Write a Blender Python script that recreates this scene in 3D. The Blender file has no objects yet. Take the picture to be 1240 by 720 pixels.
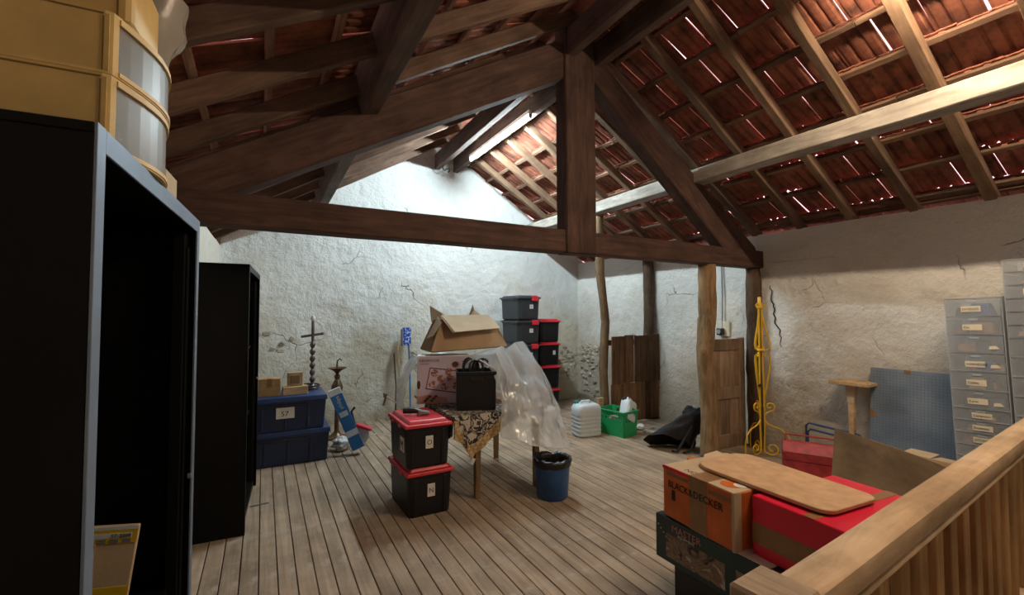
import bpy, bmesh, math, random
from mathutils import Vector, Matrix, noise
random.seed(7)
R = math.radians
scene = bpy.context.scene
COL = scene.collection

# ------------------------------------------------------------------ camera, world, exposure
cam_d = bpy.data.cameras.new('camera'); cam = bpy.data.objects.new('camera', cam_d); COL.objects.link(cam)
cam_d.sensor_fit = 'HORIZONTAL'; cam_d.sensor_width = 36.0; cam_d.lens = 36.0 * 548.0 / 1240.0
cam_d.clip_start = 0.02
yaw = math.atan(301 / 548.0); pitch = math.atan(19 / 548.0)
cam.location = (0, 0, 1.62); cam.rotation_euler = (math.pi / 2 + pitch, 0, -yaw)
scene.camera = cam
world = bpy.data.worlds.new('overcast_sky'); scene.world = world; world.use_nodes = True
bg = world.node_tree.nodes['Background']
bg.inputs[0].default_value = (1.0, 0.60, 0.64, 1); bg.inputs[1].default_value = 1.7
vs = scene.view_settings
vs.view_transform = 'Standard'; vs.look = 'None'; vs.gamma = 1.0; vs.use_curve_mapping = False
vs.exposure = 0.75
FAR_TUBE = ((0.78, 0.94, 1.0), 360.0)      # cool tube on the far ridge
NEAR_TUBE = ((1.0, 0.79, 0.56), 290.0)     # warm tube on the near ridge, above and behind the railing

# ------------------------------------------------------------------ helpers
class MB:
    def __init__(s): s.v = []; s.f = []; s.mi = []; s.m = 0
    def add(s, vs_, fs):
        o = len(s.v); s.v += [tuple(p) for p in vs_]
        for f in fs: s.f.append([i + o for i in f]); s.mi.append(s.m)
        return s
    def box(s, x0, x1, y0, y1, z0, z1, mtx=None):
        P = [Vector(p) for p in ((x0,y0,z0),(x1,y0,z0),(x1,y1,z0),(x0,y1,z0),(x0,y0,z1),(x1,y0,z1),(x1,y1,z1),(x0,y1,z1))]
        if mtx: P = [mtx @ p for p in P]
        return s.add(P, [(0,3,2,1),(4,5,6,7),(0,1,5,4),(1,2,6,5),(2,3,7,6),(3,0,4,7)])
    def taper(s, a, b):     # a, b = (x0,x1,y0,y1,z) bottom and top rectangles
        P = [(a[0],a[2],a[4]),(a[1],a[2],a[4]),(a[1],a[3],a[4]),(a[0],a[3],a[4]),(b[0],b[2],b[4]),(b[1],b[2],b[4]),(b[1],b[3],b[4]),(b[0],b[3],b[4])]
        return s.add(P, [(0,3,2,1),(4,5,6,7),(0,1,5,4),(1,2,6,5),(2,3,7,6),(3,0,4,7)])
    def prism(s, poly, axis, a, b):   # poly of 2D points (counter-clockwise), extruded along axis from a to b
        def p3(p, t): return {'x': (t, p[0], p[1]), 'y': (p[0], t, p[1]), 'z': (p[0], p[1], t)}[axis]
        n = len(poly); V = [p3(p, a) for p in poly] + [p3(p, b) for p in poly]
        F = [tuple(range(n))[::-1], tuple(range(n, 2*n))] + [(i, (i+1) % n, n + (i+1) % n, n + i) for i in range(n)]
        return s.add(V, F)
    def tube(s, path, r, seg=8, caps=True):
        P = [Vector(p) for p in path]; n = len(P); rr = r if isinstance(r, (list, tuple)) else [r]*n
        V = []; F = []; up = None
        for i in range(n):
            t = (P[min(i+1, n-1)] - P[max(i-1, 0)])
            t = t.normalized() if t.length > 1e-9 else Vector((0,0,1))
            if up is None: up = Vector((0,0,1)) if abs(t.z) < .9 else Vector((1,0,0))
            a = (up - t*up.dot(t))
            a = a.normalized() if a.length > 1e-6 else t.orthogonal().normalized()
            up = a; b = t.cross(a)
            V += [P[i] + (a*math.cos(2*math.pi*k/seg) + b*math.sin(2*math.pi*k/seg))*rr[i] for k in range(seg)]
        for i in range(n-1):
            for k in range(seg):
                F.append((i*seg+k, i*seg+(k+1) % seg, (i+1)*seg+(k+1) % seg, (i+1)*seg+k))
        if caps: F.append(tuple(range(seg))[::-1]); F.append(tuple(range((n-1)*seg, n*seg)))
        return s.add(V, F)
    def lathe(s, prof, seg=20, c=(0,0,0), caps=True):
        n = len(prof); V = []; F = []
        for r, z in prof:
            V += [(c[0]+r*math.cos(2*math.pi*k/seg), c[1]+r*math.sin(2*math.pi*k/seg), c[2]+z) for k in range(seg)]
        for i in range(n-1):
            for k in range(seg):
                F.append((i*seg+k, i*seg+(k+1) % seg, (i+1)*seg+(k+1) % seg, (i+1)*seg+k))
        if caps: F.append(tuple(range(seg))[::-1]); F.append(tuple(range((n-1)*seg, n*seg)))
        return s.add(V, F)
    def grid(s, fn, nu, nv):
        V = [fn(i/nu, j/nv) for j in range(nv+1) for i in range(nu+1)]
        F = [(j*(nu+1)+i, j*(nu+1)+i+1, (j+1)*(nu+1)+i+1, (j+1)*(nu+1)+i) for j in range(nv) for i in range(nu)]
        return s.add(V, F)
    def xf(s, m):
        s.v = [tuple(m @ Vector(p)) for p in s.v]; return s
    def mesh(s, name, bevel=0, bseg=1, fixn=True, angle=35):
        me = bpy.data.meshes.new(name); me.from_pydata(s.v, [], s.f)
        bm = bmesh.new(); bm.from_mesh(me)
        for f, k in zip(bm.faces, s.mi): f.material_index = k
        if fixn: bmesh.ops.recalc_face_normals(bm, faces=bm.faces)
        if bevel:
            es = [e for e in bm.edges if len(e.link_faces) == 2 and e.calc_face_angle(0) > R(angle)]
            bmesh.ops.bevel(bm, geom=es, offset=bevel, segments=bseg, affect='EDGES', profile=.5, clamp_overlap=True)
        bm.to_mesh(me); bm.free(); return me
    def build(s, name, mats, parent=None, loc=(0,0,0), rot=(0,0,0), bevel=0, bseg=1, smooth=False, fixn=True, angle=35):
        me = s.mesh(name, bevel, bseg, fixn, angle)
        return link(name, me, mats, parent, loc, rot, smooth)

def link(name, me, mats, parent=None, loc=(0,0,0), rot=(0,0,0), smooth=False):
    if mats is not None and not me.materials:
        for m in (mats if isinstance(mats, (list, tuple)) else [mats]): me.materials.append(m)
    if smooth:
        for p in me.polygons: p.use_smooth = True
        if smooth != 'all':
            try: me.set_sharp_from_angle(angle=R(38))
            except Exception: pass
    o = bpy.data.objects.new(name, me); COL.objects.link(o)
    o.location = loc; o.rotation_euler = rot
    if parent: o.parent = parent
    return o
def tag(o, label, cat, group=None):
    o['label'] = label; o['category'] = cat
    if group: o['group'] = group
    return o
def thing(name, label, cat, loc=(0,0,0), rotz=0, group=None):
    o = bpy.data.objects.new(name, None); COL.objects.link(o); o.empty_display_size = .1
    o.location = loc; o.rotation_euler = (0, 0, rotz); return tag(o, label, cat, group)
def structure(o, label=None):
    o['kind'] = 'structure'
    if label: o['label'] = label
    return o
def sroot(name, label):
    o = bpy.data.objects.new(name, None); COL.objects.link(o); o.empty_display_size = .1
    return structure(o, label)
def dup(o, parent=None, loc=None, rotz=None):
    c = o.copy(); COL.objects.link(c)
    if parent is not None: c.parent = parent
    if loc is not None: c.location = loc
    if rotz is not None: c.rotation_euler = (0, 0, rotz)
    for ch in list(o.children): dup(ch, c)
    return c
def beam(name, p0, p1, w, h, m, parent=None, up=(0,0,1), bevel=.006, wob=0., seg=1, seed=0, taper=1.):
    """timber along local X from p0 to p1 (centre line), w across, h along 'up'"""
    p0 = Vector(p0); p1 = Vector(p1); L = (p1-p0).length
    x = (p1-p0).normalized(); z = Vector(up); z = (z - x*z.dot(x)).normalized(); y = z.cross(x)
    b = MB(); V = []; F = []
    for i in range(seg+1):
        t = i/seg; k = 1+(taper-1)*t
        n1 = noise.noise(Vector((t*L*1.3, seed*3.1, 0)))*wob; n2 = noise.noise(Vector((t*L*1.3, seed*3.1, 9)))*wob
        for sy, sz in ((-1,-1),(1,-1),(1,1),(-1,1)):
            e = noise.noise(Vector((t*L*2.2, seed+sy*5, sz*4)))*wob*.5
            V.append((t*L, sy*w/2*k+n1+e*sy, sz*h/2*k+n2+e*sz))
    for i in range(seg):
        for k in range(4): F.append((i*4+k, i*4+(k+1) % 4, (i+1)*4+(k+1) % 4, (i+1)*4+k))
    F.append((3,2,1,0)); o4 = seg*4; F.append((o4, o4+1, o4+2, o4+3))
    b.add(V, F)
    o = b.build(name, m, parent, bevel=bevel)
    M = Matrix((x, y, z)).transposed().to_4x4(); M.translation = p0
    o.matrix_world = M
    return o
_txt = {}
def text(s, size, m, parent, loc, face='front', name='lettering', extra=None, align='LEFT', sx=1.0):
    key = (s, size, align, sx)
    if key not in _txt:
        c = bpy.data.curves.new('lettering', 'FONT'); c.body = s; c.size = size; c.extrude = .0006; c.align_x = align; c.resolution_u = 2
        t = bpy.data.objects.new('tmp', c); COL.objects.link(t)
        dg = bpy.context.evaluated_depsgraph_get(); me = bpy.data.meshes.new_from_object(t.evaluated_get(dg))
        bpy.data.objects.remove(t)
        for v in me.vertices: v.co.x *= sx
        _txt[key] = me
    me = _txt[key].copy(); me.materials.clear(); me.materials.append(m)
    o = bpy.data.objects.new(name, me); COL.objects.link(o); o.parent = parent; o.location = loc
    o.rotation_euler = {'front': (math.pi/2, 0, 0), 'left': (math.pi/2, 0, -math.pi/2), 'top': (0, 0, 0), 'topl': (0, 0, -math.pi/2)}[face]
    if extra: o.rotation_euler.rotate_axis('Z', extra)
    return o

# ------------------------------------------------------------------ materials
def newmat(name):
    m = bpy.data.materials.new(name); m.use_nodes = True; nt = m.node_tree
    return m, nt, nt.nodes['Principled BSDF'], nt.nodes, nt.links
def c4(c): return (c[0], c[1], c[2], 1)
def mul(c, k): return tuple(min(1, x*k) for x in c)
def N(ns, t, **kw):
    n = ns.new(t)
    for k, v in kw.items():
        if k.startswith('i_'): n.inputs[k[2:].replace('_', ' ')].default_value = v
        else: setattr(n, k, v)
    return n
def ramp(ns, stops):
    r = ns.new('ShaderNodeValToRGB'); e = r.color_ramp.elements
    while len(e) > len(stops): e.remove(e[-1])
    while len(e) < len(stops): e.new(.5)
    for el, (p, c) in zip(e, stops): el.position = p; el.color = c4(c) if len(c) == 3 else c
    return r
def plain(name, c, rough=.5, metal=0., var=.12, scale=6., bump=0., bscale=60., alpha=1., coat=0., rnd=0., spec=.5):
    m, nt, b, ns, ls = newmat(name)
    tc = ns.new('ShaderNodeTexCoord')
    n = N(ns, 'ShaderNodeTexNoise', i_Scale=scale, i_Detail=4.); ls.new(tc.outputs['Object'], n.inputs['Vector'])
    r = ramp(ns, [(.3, mul(c, 1-var)), (.7, mul(c, 1+var))]); ls.new(n.outputs['Fac'], r.inputs['Fac'])
    out = r.outputs['Color']
    if rnd:
        oi = ns.new('ShaderNodeObjectInfo'); hs = ns.new('ShaderNodeHueSaturation')
        mr = N(ns, 'ShaderNodeMapRange', i_To_Min=1-rnd, i_To_Max=1+rnd); ls.new(oi.outputs['Random'], mr.inputs['Value'])
        ls.new(mr.outputs['Result'], hs.inputs['Value']); ls.new(out, hs.inputs['Color']); out = hs.outputs['Color']
    ls.new(out, b.inputs['Base Color'])
    b.inputs['Roughness'].default_value = rough; b.inputs['Metallic'].default_value = metal
    b.inputs['Specular IOR Level'].default_value = spec
    b.inputs['Alpha'].default_value = alpha; b.inputs['Coat Weight'].default_value = coat
    if bump:
        n2 = N(ns, 'ShaderNodeTexNoise', i_Scale=bscale, i_Detail=5.); ls.new(tc.outputs['Object'], n2.inputs['Vector'])
        bp = N(ns, 'ShaderNodeBump', i_Strength=bump, i_Distance=.01); ls.new(n2.outputs['Fac'], bp.inputs['Height']); ls.new(bp.outputs['Normal'], b.inputs['Normal'])
    return m
def wood(name, dark, light, axis=0, rough=.7, scale=2.2, stretch=16., rnd=.18, bump=.35, knots=True, spots=None):
    m, nt, b, ns, ls = newmat(name)
    tc = ns.new('ShaderNodeTexCoord'); oi = ns.new('ShaderNodeObjectInfo')
    mp = ns.new('ShaderNodeMapping'); s = [stretch*scale]*3; s[axis] = scale
    mp.inputs['Scale'].default_value = s
    off = N(ns, 'ShaderNodeVectorMath', operation='MULTIPLY_ADD'); off.inputs[0].default_value = (1, 1, 1)
    ls.new(oi.outputs['Random'], off.inputs[0]); off.inputs[1].default_value = (31, 17, 23); ls.new(tc.outputs['Object'], off.inputs[2])
    ls.new(off.outputs['Vector'], mp.inputs['Vector'])
    n = N(ns, 'ShaderNodeTexNoise', i_Scale=1., i_Detail=6., i_Roughness=.65, i_Distortion=.8); ls.new(mp.outputs['Vector'], n.inputs['Vector'])
    r = ramp(ns, [(.25, dark), (.75, light)]); ls.new(n.outputs['Fac'], r.inputs['Fac'])
    n2 = N(ns, 'ShaderNodeTexNoise', i_Scale=2.5, i_Detail=5., i_Roughness=.6); ls.new(off.outputs['Vector'], n2.inputs['Vector'])
    r2 = ramp(ns, [(.32, (.55, .55, .55)), (.62, (1.1, 1.1, 1.1))]); ls.new(n2.outputs['Fac'], r2.inputs['Fac'])
    mx = N(ns, 'ShaderNodeMix', data_type='RGBA', blend_type='MULTIPLY'); mx.inputs[0].default_value = .8
    ls.new(r.outputs['Color'], mx.inputs[6]); ls.new(r2.outputs['Color'], mx.inputs[7])
    hs = ns.new('ShaderNodeHueSaturation'); mr = N(ns, 'ShaderNodeMapRange', i_To_Min=1-rnd, i_To_Max=1+rnd)
    ls.new(oi.outputs['Random'], mr.inputs['Value']); ls.new(mr.outputs['Result'], hs.inputs['Value']); ls.new(mx.outputs[2], hs.inputs['Color'])
    out = hs.outputs['Color']
    if spots:
        n3 = N(ns, 'ShaderNodeTexNoise', i_Scale=4.5, i_Detail=6., i_Roughness=.7); ls.new(tc.outputs['Object'], n3.inputs['Vector'])
        r3 = ramp(ns, [(.55, (0, 0, 0)), (.72, (1, 1, 1))]); ls.new(n3.outputs['Fac'], r3.inputs['Fac'])
        m3 = N(ns, 'ShaderNodeMix', data_type='RGBA'); ls.new(r3.outputs['Color'], m3.inputs[0]); ls.new(out, m3.inputs[6]); m3.inputs[7].default_value = c4(spots); out = m3.outputs[2]
    ls.new(out, b.inputs['Base Color']); b.inputs['Roughness'].default_value = rough; b.inputs['Specular IOR Level'].default_value = .25
    bp = N(ns, 'ShaderNodeBump', i_Strength=bump, i_Distance=.006); ls.new(n.outputs['Fac'], bp.inputs['Height']); ls.new(bp.outputs['Normal'], b.inputs['Normal'])
    return m
def plaster(name, c, dirt, zlo, zhi, dirt2=(.30, .24, .17), amt=1.):
    m, nt, b, ns, ls = newmat(name)
    tc = ns.new('ShaderNodeTexCoord'); O = tc.outputs['Object']
    n1 = N(ns, 'ShaderNodeTexNoise', i_Scale=1.1, i_Detail=8., i_Roughness=.65); ls.new(O, n1.inputs['Vector'])
    sp = ns.new('ShaderNodeSeparateXYZ'); ls.new(O, sp.inputs[0])
    mr = N(ns, 'ShaderNodeMapRange', i_From_Min=zlo, i_From_Max=zhi, i_To_Min=.42, i_To_Max=-.18); ls.new(sp.outputs['Z'], mr.inputs['Value'])
    ad = N(ns, 'ShaderNodeMath', operation='ADD'); ls.new(n1.outputs['Fac'], ad.inputs[0]); ls.new(mr.outputs['Result'], ad.inputs[1])
    r = ramp(ns, [(.42, c), (.80, dirt)]); ls.new(ad.outputs[0], r.inputs['Fac'])
    n2 = N(ns, 'ShaderNodeTexNoise', i_Scale=3.3, i_Detail=9., i_Roughness=.72, i_Distortion=.6); ls.new(O, n2.inputs['Vector'])
    ad2 = N(ns, 'ShaderNodeMath', operation='MULTIPLY_ADD'); ls.new(mr.outputs['Result'], ad2.inputs[0]); ad2.inputs[1].default_value = .22; ls.new(n2.outputs['Fac'], ad2.inputs[2])
    r2 = ramp(ns, [(.64, (0, 0, 0)), (.70, (amt, amt, amt))]); ls.new(ad2.outputs[0], r2.inputs['Fac'])
    mx = N(ns, 'ShaderNodeMix', data_type='RGBA'); ls.new(r2.outputs['Color'], mx.inputs[0]); ls.new(r.outputs['Color'], mx.inputs[6]); mx.inputs[7].default_value = c4(dirt2)
    # cracks
    nv = N(ns, 'ShaderNodeTexNoise', i_Scale=2.4, i_Detail=5.); ls.new(O, nv.inputs['Vector'])
    vm = N(ns, 'ShaderNodeVectorMath', operation='MULTIPLY_ADD'); ls.new(nv.outputs['Color'], vm.inputs[0]); vm.inputs[1].default_value = (.5, .5, .5); ls.new(O, vm.inputs[2])
    vo = N(ns, 'ShaderNodeTexVoronoi', feature='DISTANCE_TO_EDGE', i_Scale=1.15); ls.new(vm.outputs['Vector'], vo.inputs['Vector'])
    rc = ramp(ns, [(0., (1, 1, 1)), (.010, (0, 0, 0))]); ls.new(vo.outputs['Distance'], rc.inputs['Fac'])
    n5 = N(ns, 'ShaderNodeTexNoise', i_Scale=1.3, i_Detail=3.); ls.new(O, n5.inputs['Vector'])
    r5 = ramp(ns, [(.55, (0, 0, 0)), (.62, (.7, .7, .7))]); ls.new(n5.outputs['Fac'], r5.inputs['Fac'])
    mm = N(ns, 'ShaderNodeMath', operation='MULTIPLY'); ls.new(rc.outputs['Color'], mm.inputs[0]); ls.new(r5.outputs['Color'], mm.inputs[1])
    mx2 = N(ns, 'ShaderNodeMix', data_type='RGBA'); ls.new(mm.outputs[0], mx2.inputs[0]); ls.new(mx.outputs[2], mx2.inputs[6]); mx2.inputs[7].default_value = (.10, .085, .07, 1)
    ls.new(mx2.outputs[2], b.inputs['Base Color']); b.inputs['Roughness'].default_value = .92; b.inputs['Specular IOR Level'].default_value = .15
    n3 = N(ns, 'ShaderNodeTexNoise', i_Scale=26., i_Detail=7., i_Roughness=.7); ls.new(O, n3.inputs['Vector'])
    n4 = N(ns, 'ShaderNodeTexNoise', i_Scale=9., i_Detail=5.); ls.new(O, n4.inputs['Vector'])
    a3 = N(ns, 'ShaderNodeMath', operation='MULTIPLY_ADD'); ls.new(n4.outputs['Fac'], a3.inputs[0]); a3.inputs[1].default_value = 1.6; ls.new(n3.outputs['Fac'], a3.inputs[2])
    a4 = N(ns, 'ShaderNodeMath', operation='MULTIPLY_ADD'); ls.new(mm.outputs[0], a4.inputs[0]); a4.inputs[1].default_value = -1.2; ls.new(a3.outputs[0], a4.inputs[2])
    bp = N(ns, 'ShaderNodeBump', i_Strength=.75, i_Distance=.022); ls.new(a4.outputs[0], bp.inputs['Height']); ls.new(bp.outputs['Normal'], b.inputs['Normal'])
    return m
def emit(name, c, s):
    m, nt, b, ns, ls = newmat(name)
    b.inputs['Base Color'].default_value = (1, 1, 1, 1); b.inputs['Emission Color'].default_value = c4(c); b.inputs['Emission Strength'].default_value = s
    return m
def tile_mat():
    m, nt, b, ns, ls = newmat('terracotta_tile')
    tc = ns.new('ShaderNodeTexCoord'); oi = ns.new('ShaderNodeObjectInfo')
    off = N(ns, 'ShaderNodeVectorMath', operation='MULTIPLY_ADD'); ls.new(oi.outputs['Random'], off.inputs[0]); off.inputs[1].default_value = (41, 13, 29); ls.new(tc.outputs['Object'], off.inputs[2])
    n = N(ns, 'ShaderNodeTexNoise', i_Scale=5., i_Detail=7., i_Roughness=.68); ls.new(off.outputs['Vector'], n.inputs['Vector'])
    r = ramp(ns, [(.30, (.045, .028, .022)), (.42, (.19, .072, .046)), (.60, (.33, .120, .072)), (.78, (.42, .23, .165))]); ls.new(n.outputs['Fac'], r.inputs['Fac'])
    hs = ns.new('ShaderNodeHueSaturation'); mr = N(ns, 'ShaderNodeMapRange', i_To_Min=.6, i_To_Max=1.2); ls.new(oi.outputs['Random'], mr.inputs['Value'])
    ls.new(mr.outputs['Result'], hs.inputs['Value']); ls.new(r.outputs['Color'], hs.inputs['Color']); ls.new(hs.outputs['Color'], b.inputs['Base Color'])
    b.inputs['Roughness'].default_value = .85; b.inputs['Specular IOR Level'].default_value = .2
    n2 = N(ns, 'ShaderNodeTexNoise', i_Scale=40., i_Detail=5.); ls.new(tc.outputs['Object'], n2.inputs['Vector'])
    bp = N(ns, 'ShaderNodeBump', i_Strength=.4, i_Distance=.005); ls.new(n2.outputs['Fac'], bp.inputs['Height']); ls.new(bp.outputs['Normal'], b.inputs['Normal'])
    return m
def clear(name, c, alpha, rough=.25, bump=0., bscale=9., spec=.5):
    m = plain(name, c, rough=rough, var=.05, alpha=alpha, bump=bump, bscale=bscale, spec=spec); return m
def pattern(name, kind):
    m, nt, b, ns, ls = newmat(name); tc = ns.new('ShaderNodeTexCoord'); O = tc.outputs['Object']
    b.inputs['Roughness'].default_value = .9
    if kind == 'leaf':
        nz = N(ns, 'ShaderNodeTexNoise', i_Scale=16., i_Detail=2., i_Distortion=1.6); ls.new(O, nz.inputs['Vector'])
        r = ramp(ns, [(.46, (.50, .46, .40)), (.49, (.025, .022, .022)), (.60, (.03, .028, .026)), (.62, (.34, .30, .25))]); ls.new(nz.outputs['Fac'], r.inputs['Fac'])
    elif kind == 'border':
        br = N(ns, 'ShaderNodeTexChecker', i_Scale=34.); br.inputs['Color1'].default_value = (.52, .40, .20, 1); br.inputs['Color2'].default_value = (.36, .22, .09, 1)
        mp = ns.new('ShaderNodeMapping'); mp.inputs['Rotation'].default_value = (R(40), R(45), 0); ls.new(O, mp.inputs['Vector']); ls.new(mp.outputs['Vector'], br.inputs['Vector']); r = br
    elif kind == 'blueprint':
        nz = N(ns, 'ShaderNodeTexNoise', i_Scale=30., i_Detail=1.); ls.new(O, nz.inputs['Vector'])
        r = ramp(ns, [(.54, (.012, .07, .40)), (.58, (.45, .55, .75))]); ls.new(nz.outputs['Fac'], r.inputs['Fac'])
    elif kind == 'photo':
        nz = N(ns, 'ShaderNodeTexNoise', i_Scale=9., i_Detail=4., i_Distortion=1.2); ls.new(O, nz.inputs['Vector'])
        r = ramp(ns, [(.36, (.05, .04, .035)), (.46, (.30, .24, .19)), (.58, (.20, .13, .09)), (.66, (.55, .52, .48))]); ls.new(nz.outputs['Fac'], r.inputs['Fac'])
    elif kind == 'cake':
        vo = N(ns, 'ShaderNodeTexVoronoi', i_Scale=48.); ls.new(O, vo.inputs['Vector'])
        r = ramp(ns, [(.15, (.50, .25, .20)), (.5, (.22, .06, .04)), (.7, (.62, .50, .44))]); ls.new(vo.outputs['Distance'], r.inputs['Fac'])
    ls.new(r.outputs['Color'], b.inputs['Base Color']); return m
def pegmat():
    m, nt, b, ns, ls = newmat('pegboard_grey_blue'); tc = ns.new('ShaderNodeTexCoord')
    n = N(ns, 'ShaderNodeTexNoise', i_Scale=3., i_Detail=6.); ls.new(tc.outputs['Object'], n.inputs['Vector'])
    r = ramp(ns, [(.35, (.12, .165, .225)), (.7, (.22, .275, .345))]); ls.new(n.outputs['Fac'], r.inputs['Fac'])
    ls.new(r.outputs['Color'], b.inputs['Base Color']); b.inputs['Roughness'].default_value = .7; return m

M_tile = tile_mat()
M_beam = wood('dark_truss_oak', (.036, .020, .0155), (.125, .068, .052), rough=.75, stretch=9, rnd=.08, bump=.5)
M_raft = wood('rafter_timber', (.10, .058, .034), (.27, .17, .105), rough=.8, stretch=10, rnd=.25)
M_raftd = wood('dark_rafter_timber', (.066, .039, .026), (.21, .128, .086), rough=.8, stretch=10, rnd=.2)
M_purl = wood('grey_purlin_timber', (.20, .17, .14), (.52, .48, .42), rough=.85, stretch=7, rnd=.05)
M_purld = wood('dark_purlin_timber', (.050, .034, .028), (.16, .11, .085), rough=.8, stretch=7, rnd=.05)
M_batt = wood('batten_wood', (.10, .052, .032), (.28, .17, .11), rough=.85, stretch=10, rnd=.35)
M_board = wood('worn_floor_board', (.235, .168, .110), (.47, .358, .255), axis=1, rough=.72, scale=1.1, stretch=22, rnd=.10, bump=.25, spots=(.42, .36, .29))
M_sub = plain('dark_gap', (.02, .014, .01), .9)
M_gable = plaster('whitewashed_gable', (.74, .76, .74), (.50, .45, .34), -.3, 2.6, amt=.55)
M_rwall = plaster('whitewashed_side_wall', (.70, .69, .65), (.46, .40, .32), -.2, 2.4, amt=.8)
M_lwall = plaster('limewashed_left_wall', (.66, .62, .54), (.45, .38, .28), -.3, 2.6, amt=.6)
M_stone = plain('exposed_stone', (.46, .41, .32), .95, var=.35, scale=9, bump=.8, bscale=25, rnd=.45)
M_post2 = wood('brown_trunk_bark', (.075, .045, .022), (.27, .18, .10), axis=2, rough=.88, scale=3, stretch=8, rnd=.1, bump=.8)
M_post = wood('rough_tree_trunk_post', (.13, .075, .035), (.42, .28, .15), axis=2, rough=.85, scale=3, stretch=8, rnd=.2, bump=.8)
M_postd = wood('dark_wall_post', (.045, .028, .018), (.15, .10, .065), axis=2, rough=.9, scale=3, stretch=8, bump=.8)
M_plank = wood('old_stall_plank', (.070, .036, .018), (.24, .135, .070), axis=2, rough=.85, scale=1.6, stretch=14, rnd=.35, bump=.5)
M_door = wood('old_door_wood', (.14, .088, .055), (.40, .28, .185), axis=2, rough=.8, scale=1.5, stretch=12, rnd=.2, bump=.4)
M_rail = wood('railing_pine', (.44, .29, .165), (.72, .53, .345), axis=0, rough=.7, scale=1.5, stretch=10, rnd=.12, bump=.35, spots=(.60, .48, .35))
M_railz = wood('baluster_pine', (.34, .19, .075), (.62, .39, .18), axis=2, rough=.7, scale=1.5, stretch=12, rnd=.15, bump=.3)
M_newel = wood('newel_wood', (.20, .13, .08), (.50, .38, .26), axis=1, rough=.8, scale=3, stretch=9, rnd=.1, bump=.6)
M_black = plain('black_metal_cabinet', (.0035, .0032, .0032), .5, var=.2, spec=.16)
M_blackin = plain('black_cabinet_inside', (.005, .005, .005), .75, spec=.1)
M_edge = plain('grey_blue_steel_edge', (.17, .225, .31), .5, metal=.3, var=.1)
M_cream = plain('cream_plastic', (.66, .47, .19), .55, var=.12, scale=9, spec=.3)
M_creamd = plain('cream_plastic_seam', (.20, .115, .03), .7)
M_clear = clear('clear_window_plastic', (.30, .29, .26), .5, .38)
M_bag = clear('milky_bag_plastic', (.50, .47, .42), .55, .3, bump=.5)
M_card = plain('brown_cardboard', (.42, .285, .165), .85, var=.12, scale=5, bump=.1)
M_cardp = plain('pale_cardboard', (.52, .41, .27), .85, var=.1, scale=5, bump=.1)
M_cardd = plain('dark_cardboard', (.25, .155, .08), .9, var=.15, scale=5)
M_tape = plain('brown_packing_tape', (.27, .145, .055), .3, var=.12, scale=14, spec=.6)
M_blue = plain('navy_trunk_plastic', (.013, .028, .085), .45, var=.2, scale=10, bump=.05)
M_bluel = plain('navy_trunk_lid', (.018, .048, .145), .42, var=.15, scale=10)
M_paper = plain('white_paper_label', (.70, .69, .66), .8, var=.06)
M_ink = plain('black_ink', (.015, .015, .015), .8)
M_cbox = plain('kraft_small_box', (.43, .265, .115), .8, var=.18, scale=14)
M_plainwood = wood('pale_block_wood', (.38, .24, .12), (.66, .48, .28), axis=0, rough=.75, scale=4, stretch=9, rnd=.15)
M_iron = plain('dull_pewter_metal', (.16, .135, .13), .42, metal=.75, var=.25, scale=20)
M_brass = plain('aged_brass', (.16, .10, .06), .4, metal=.8, var=.3, scale=18)
M_bbox = plain('blue_carton', (.020, .16, .43), .45, var=.1)
M_bboxw = plain('white_carton_end', (.62, .67, .72), .5)
M_red = plain('red_plastic_lid', (.62, .025, .045), .4, var=.12, scale=8, bump=.06)
M_redp = plain('red_shiny_carton', (.72, .012, .050), .35, var=.08, scale=5)
M_redm = plain('red_toolbox_metal', (.34, .030, .035), .5, var=.35, scale=14, bump=.1)
M_tub = plain('black_tub_plastic', (.011, .011, .013), .42, var=.15, spec=.4)
M_tubg = plain('charcoal_tub_plastic', (.030, .034, .042), .5, var=.15)
M_bin = plain('blue_bin_plastic', (.022, .090, .260), .45, var=.15, scale=20)
M_binbag = plain('black_bin_liner', (.012, .012, .013), .35, bump=.8, bscale=30)
M_hdpe = plain('milky_jerrycan_plastic', (.60, .66, .70), .4, var=.05)
M_green = plain('green_crate_plastic', (.012, .33, .115), .45, var=.1)
M_capg = plain('teal_cap', (.02, .30, .24), .5)
M_ivory = plain('ivory_painted_wood', (.62, .58, .46), .6)
M_cloth = pattern('leaf_print_cloth', 'leaf'); M_border = pattern('gold_border_cloth', 'border')
M_bprint = pattern('blue_sleeve_print', 'blueprint'); M_photo = pattern('printed_product_photo', 'photo'); M_cake = pattern('printed_cupcake', 'cake')
M_lilac = plain('lilac_printed_carton', (.62, .55, .68), .4, var=.1, scale=4)
M_purple = plain('purple_print', (.20, .06, .30), .4)
M_brownprint = plain('chocolate_print', (.09, .035, .03), .5, var=.3)
M_pinkprint = plain('pink_print', (.48, .28, .25), .45, var=.15)
M_sheet = clear('clear_plastic_sheet', (.74, .82, .90), .50, .14, bump=.9, bscale=11, spec=1.0)
M_fabric = plain('black_bag_fabric', (.010, .010, .012), .8, bump=.3)
M_yel = plain('yellow_painted_iron', (.72, .44, .020), .4, var=.12)
M_blues = plain('blue_steel_tube', (.04, .10, .25), .4, metal=.3)
M_peg = pegmat()
M_hole = plain('peg_hole', (.02, .028, .04), .9)
M_ply = wood('brown_hardboard', (.18, .11, .055), (.36, .24, .13), axis=0, rough=.7, scale=1.2, stretch=4, rnd=.02, bump=.1, spots=(.14, .10, .06))
M_draw = clear('clear_drawer_plastic', (.62, .67, .72), .21, .25)
M_drawf = clear('clear_drawer_frame', (.64, .68, .72), .48, .3)
M_lab = plain('cream_label_card', (.66, .60, .46), .8, var=.06)
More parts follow.
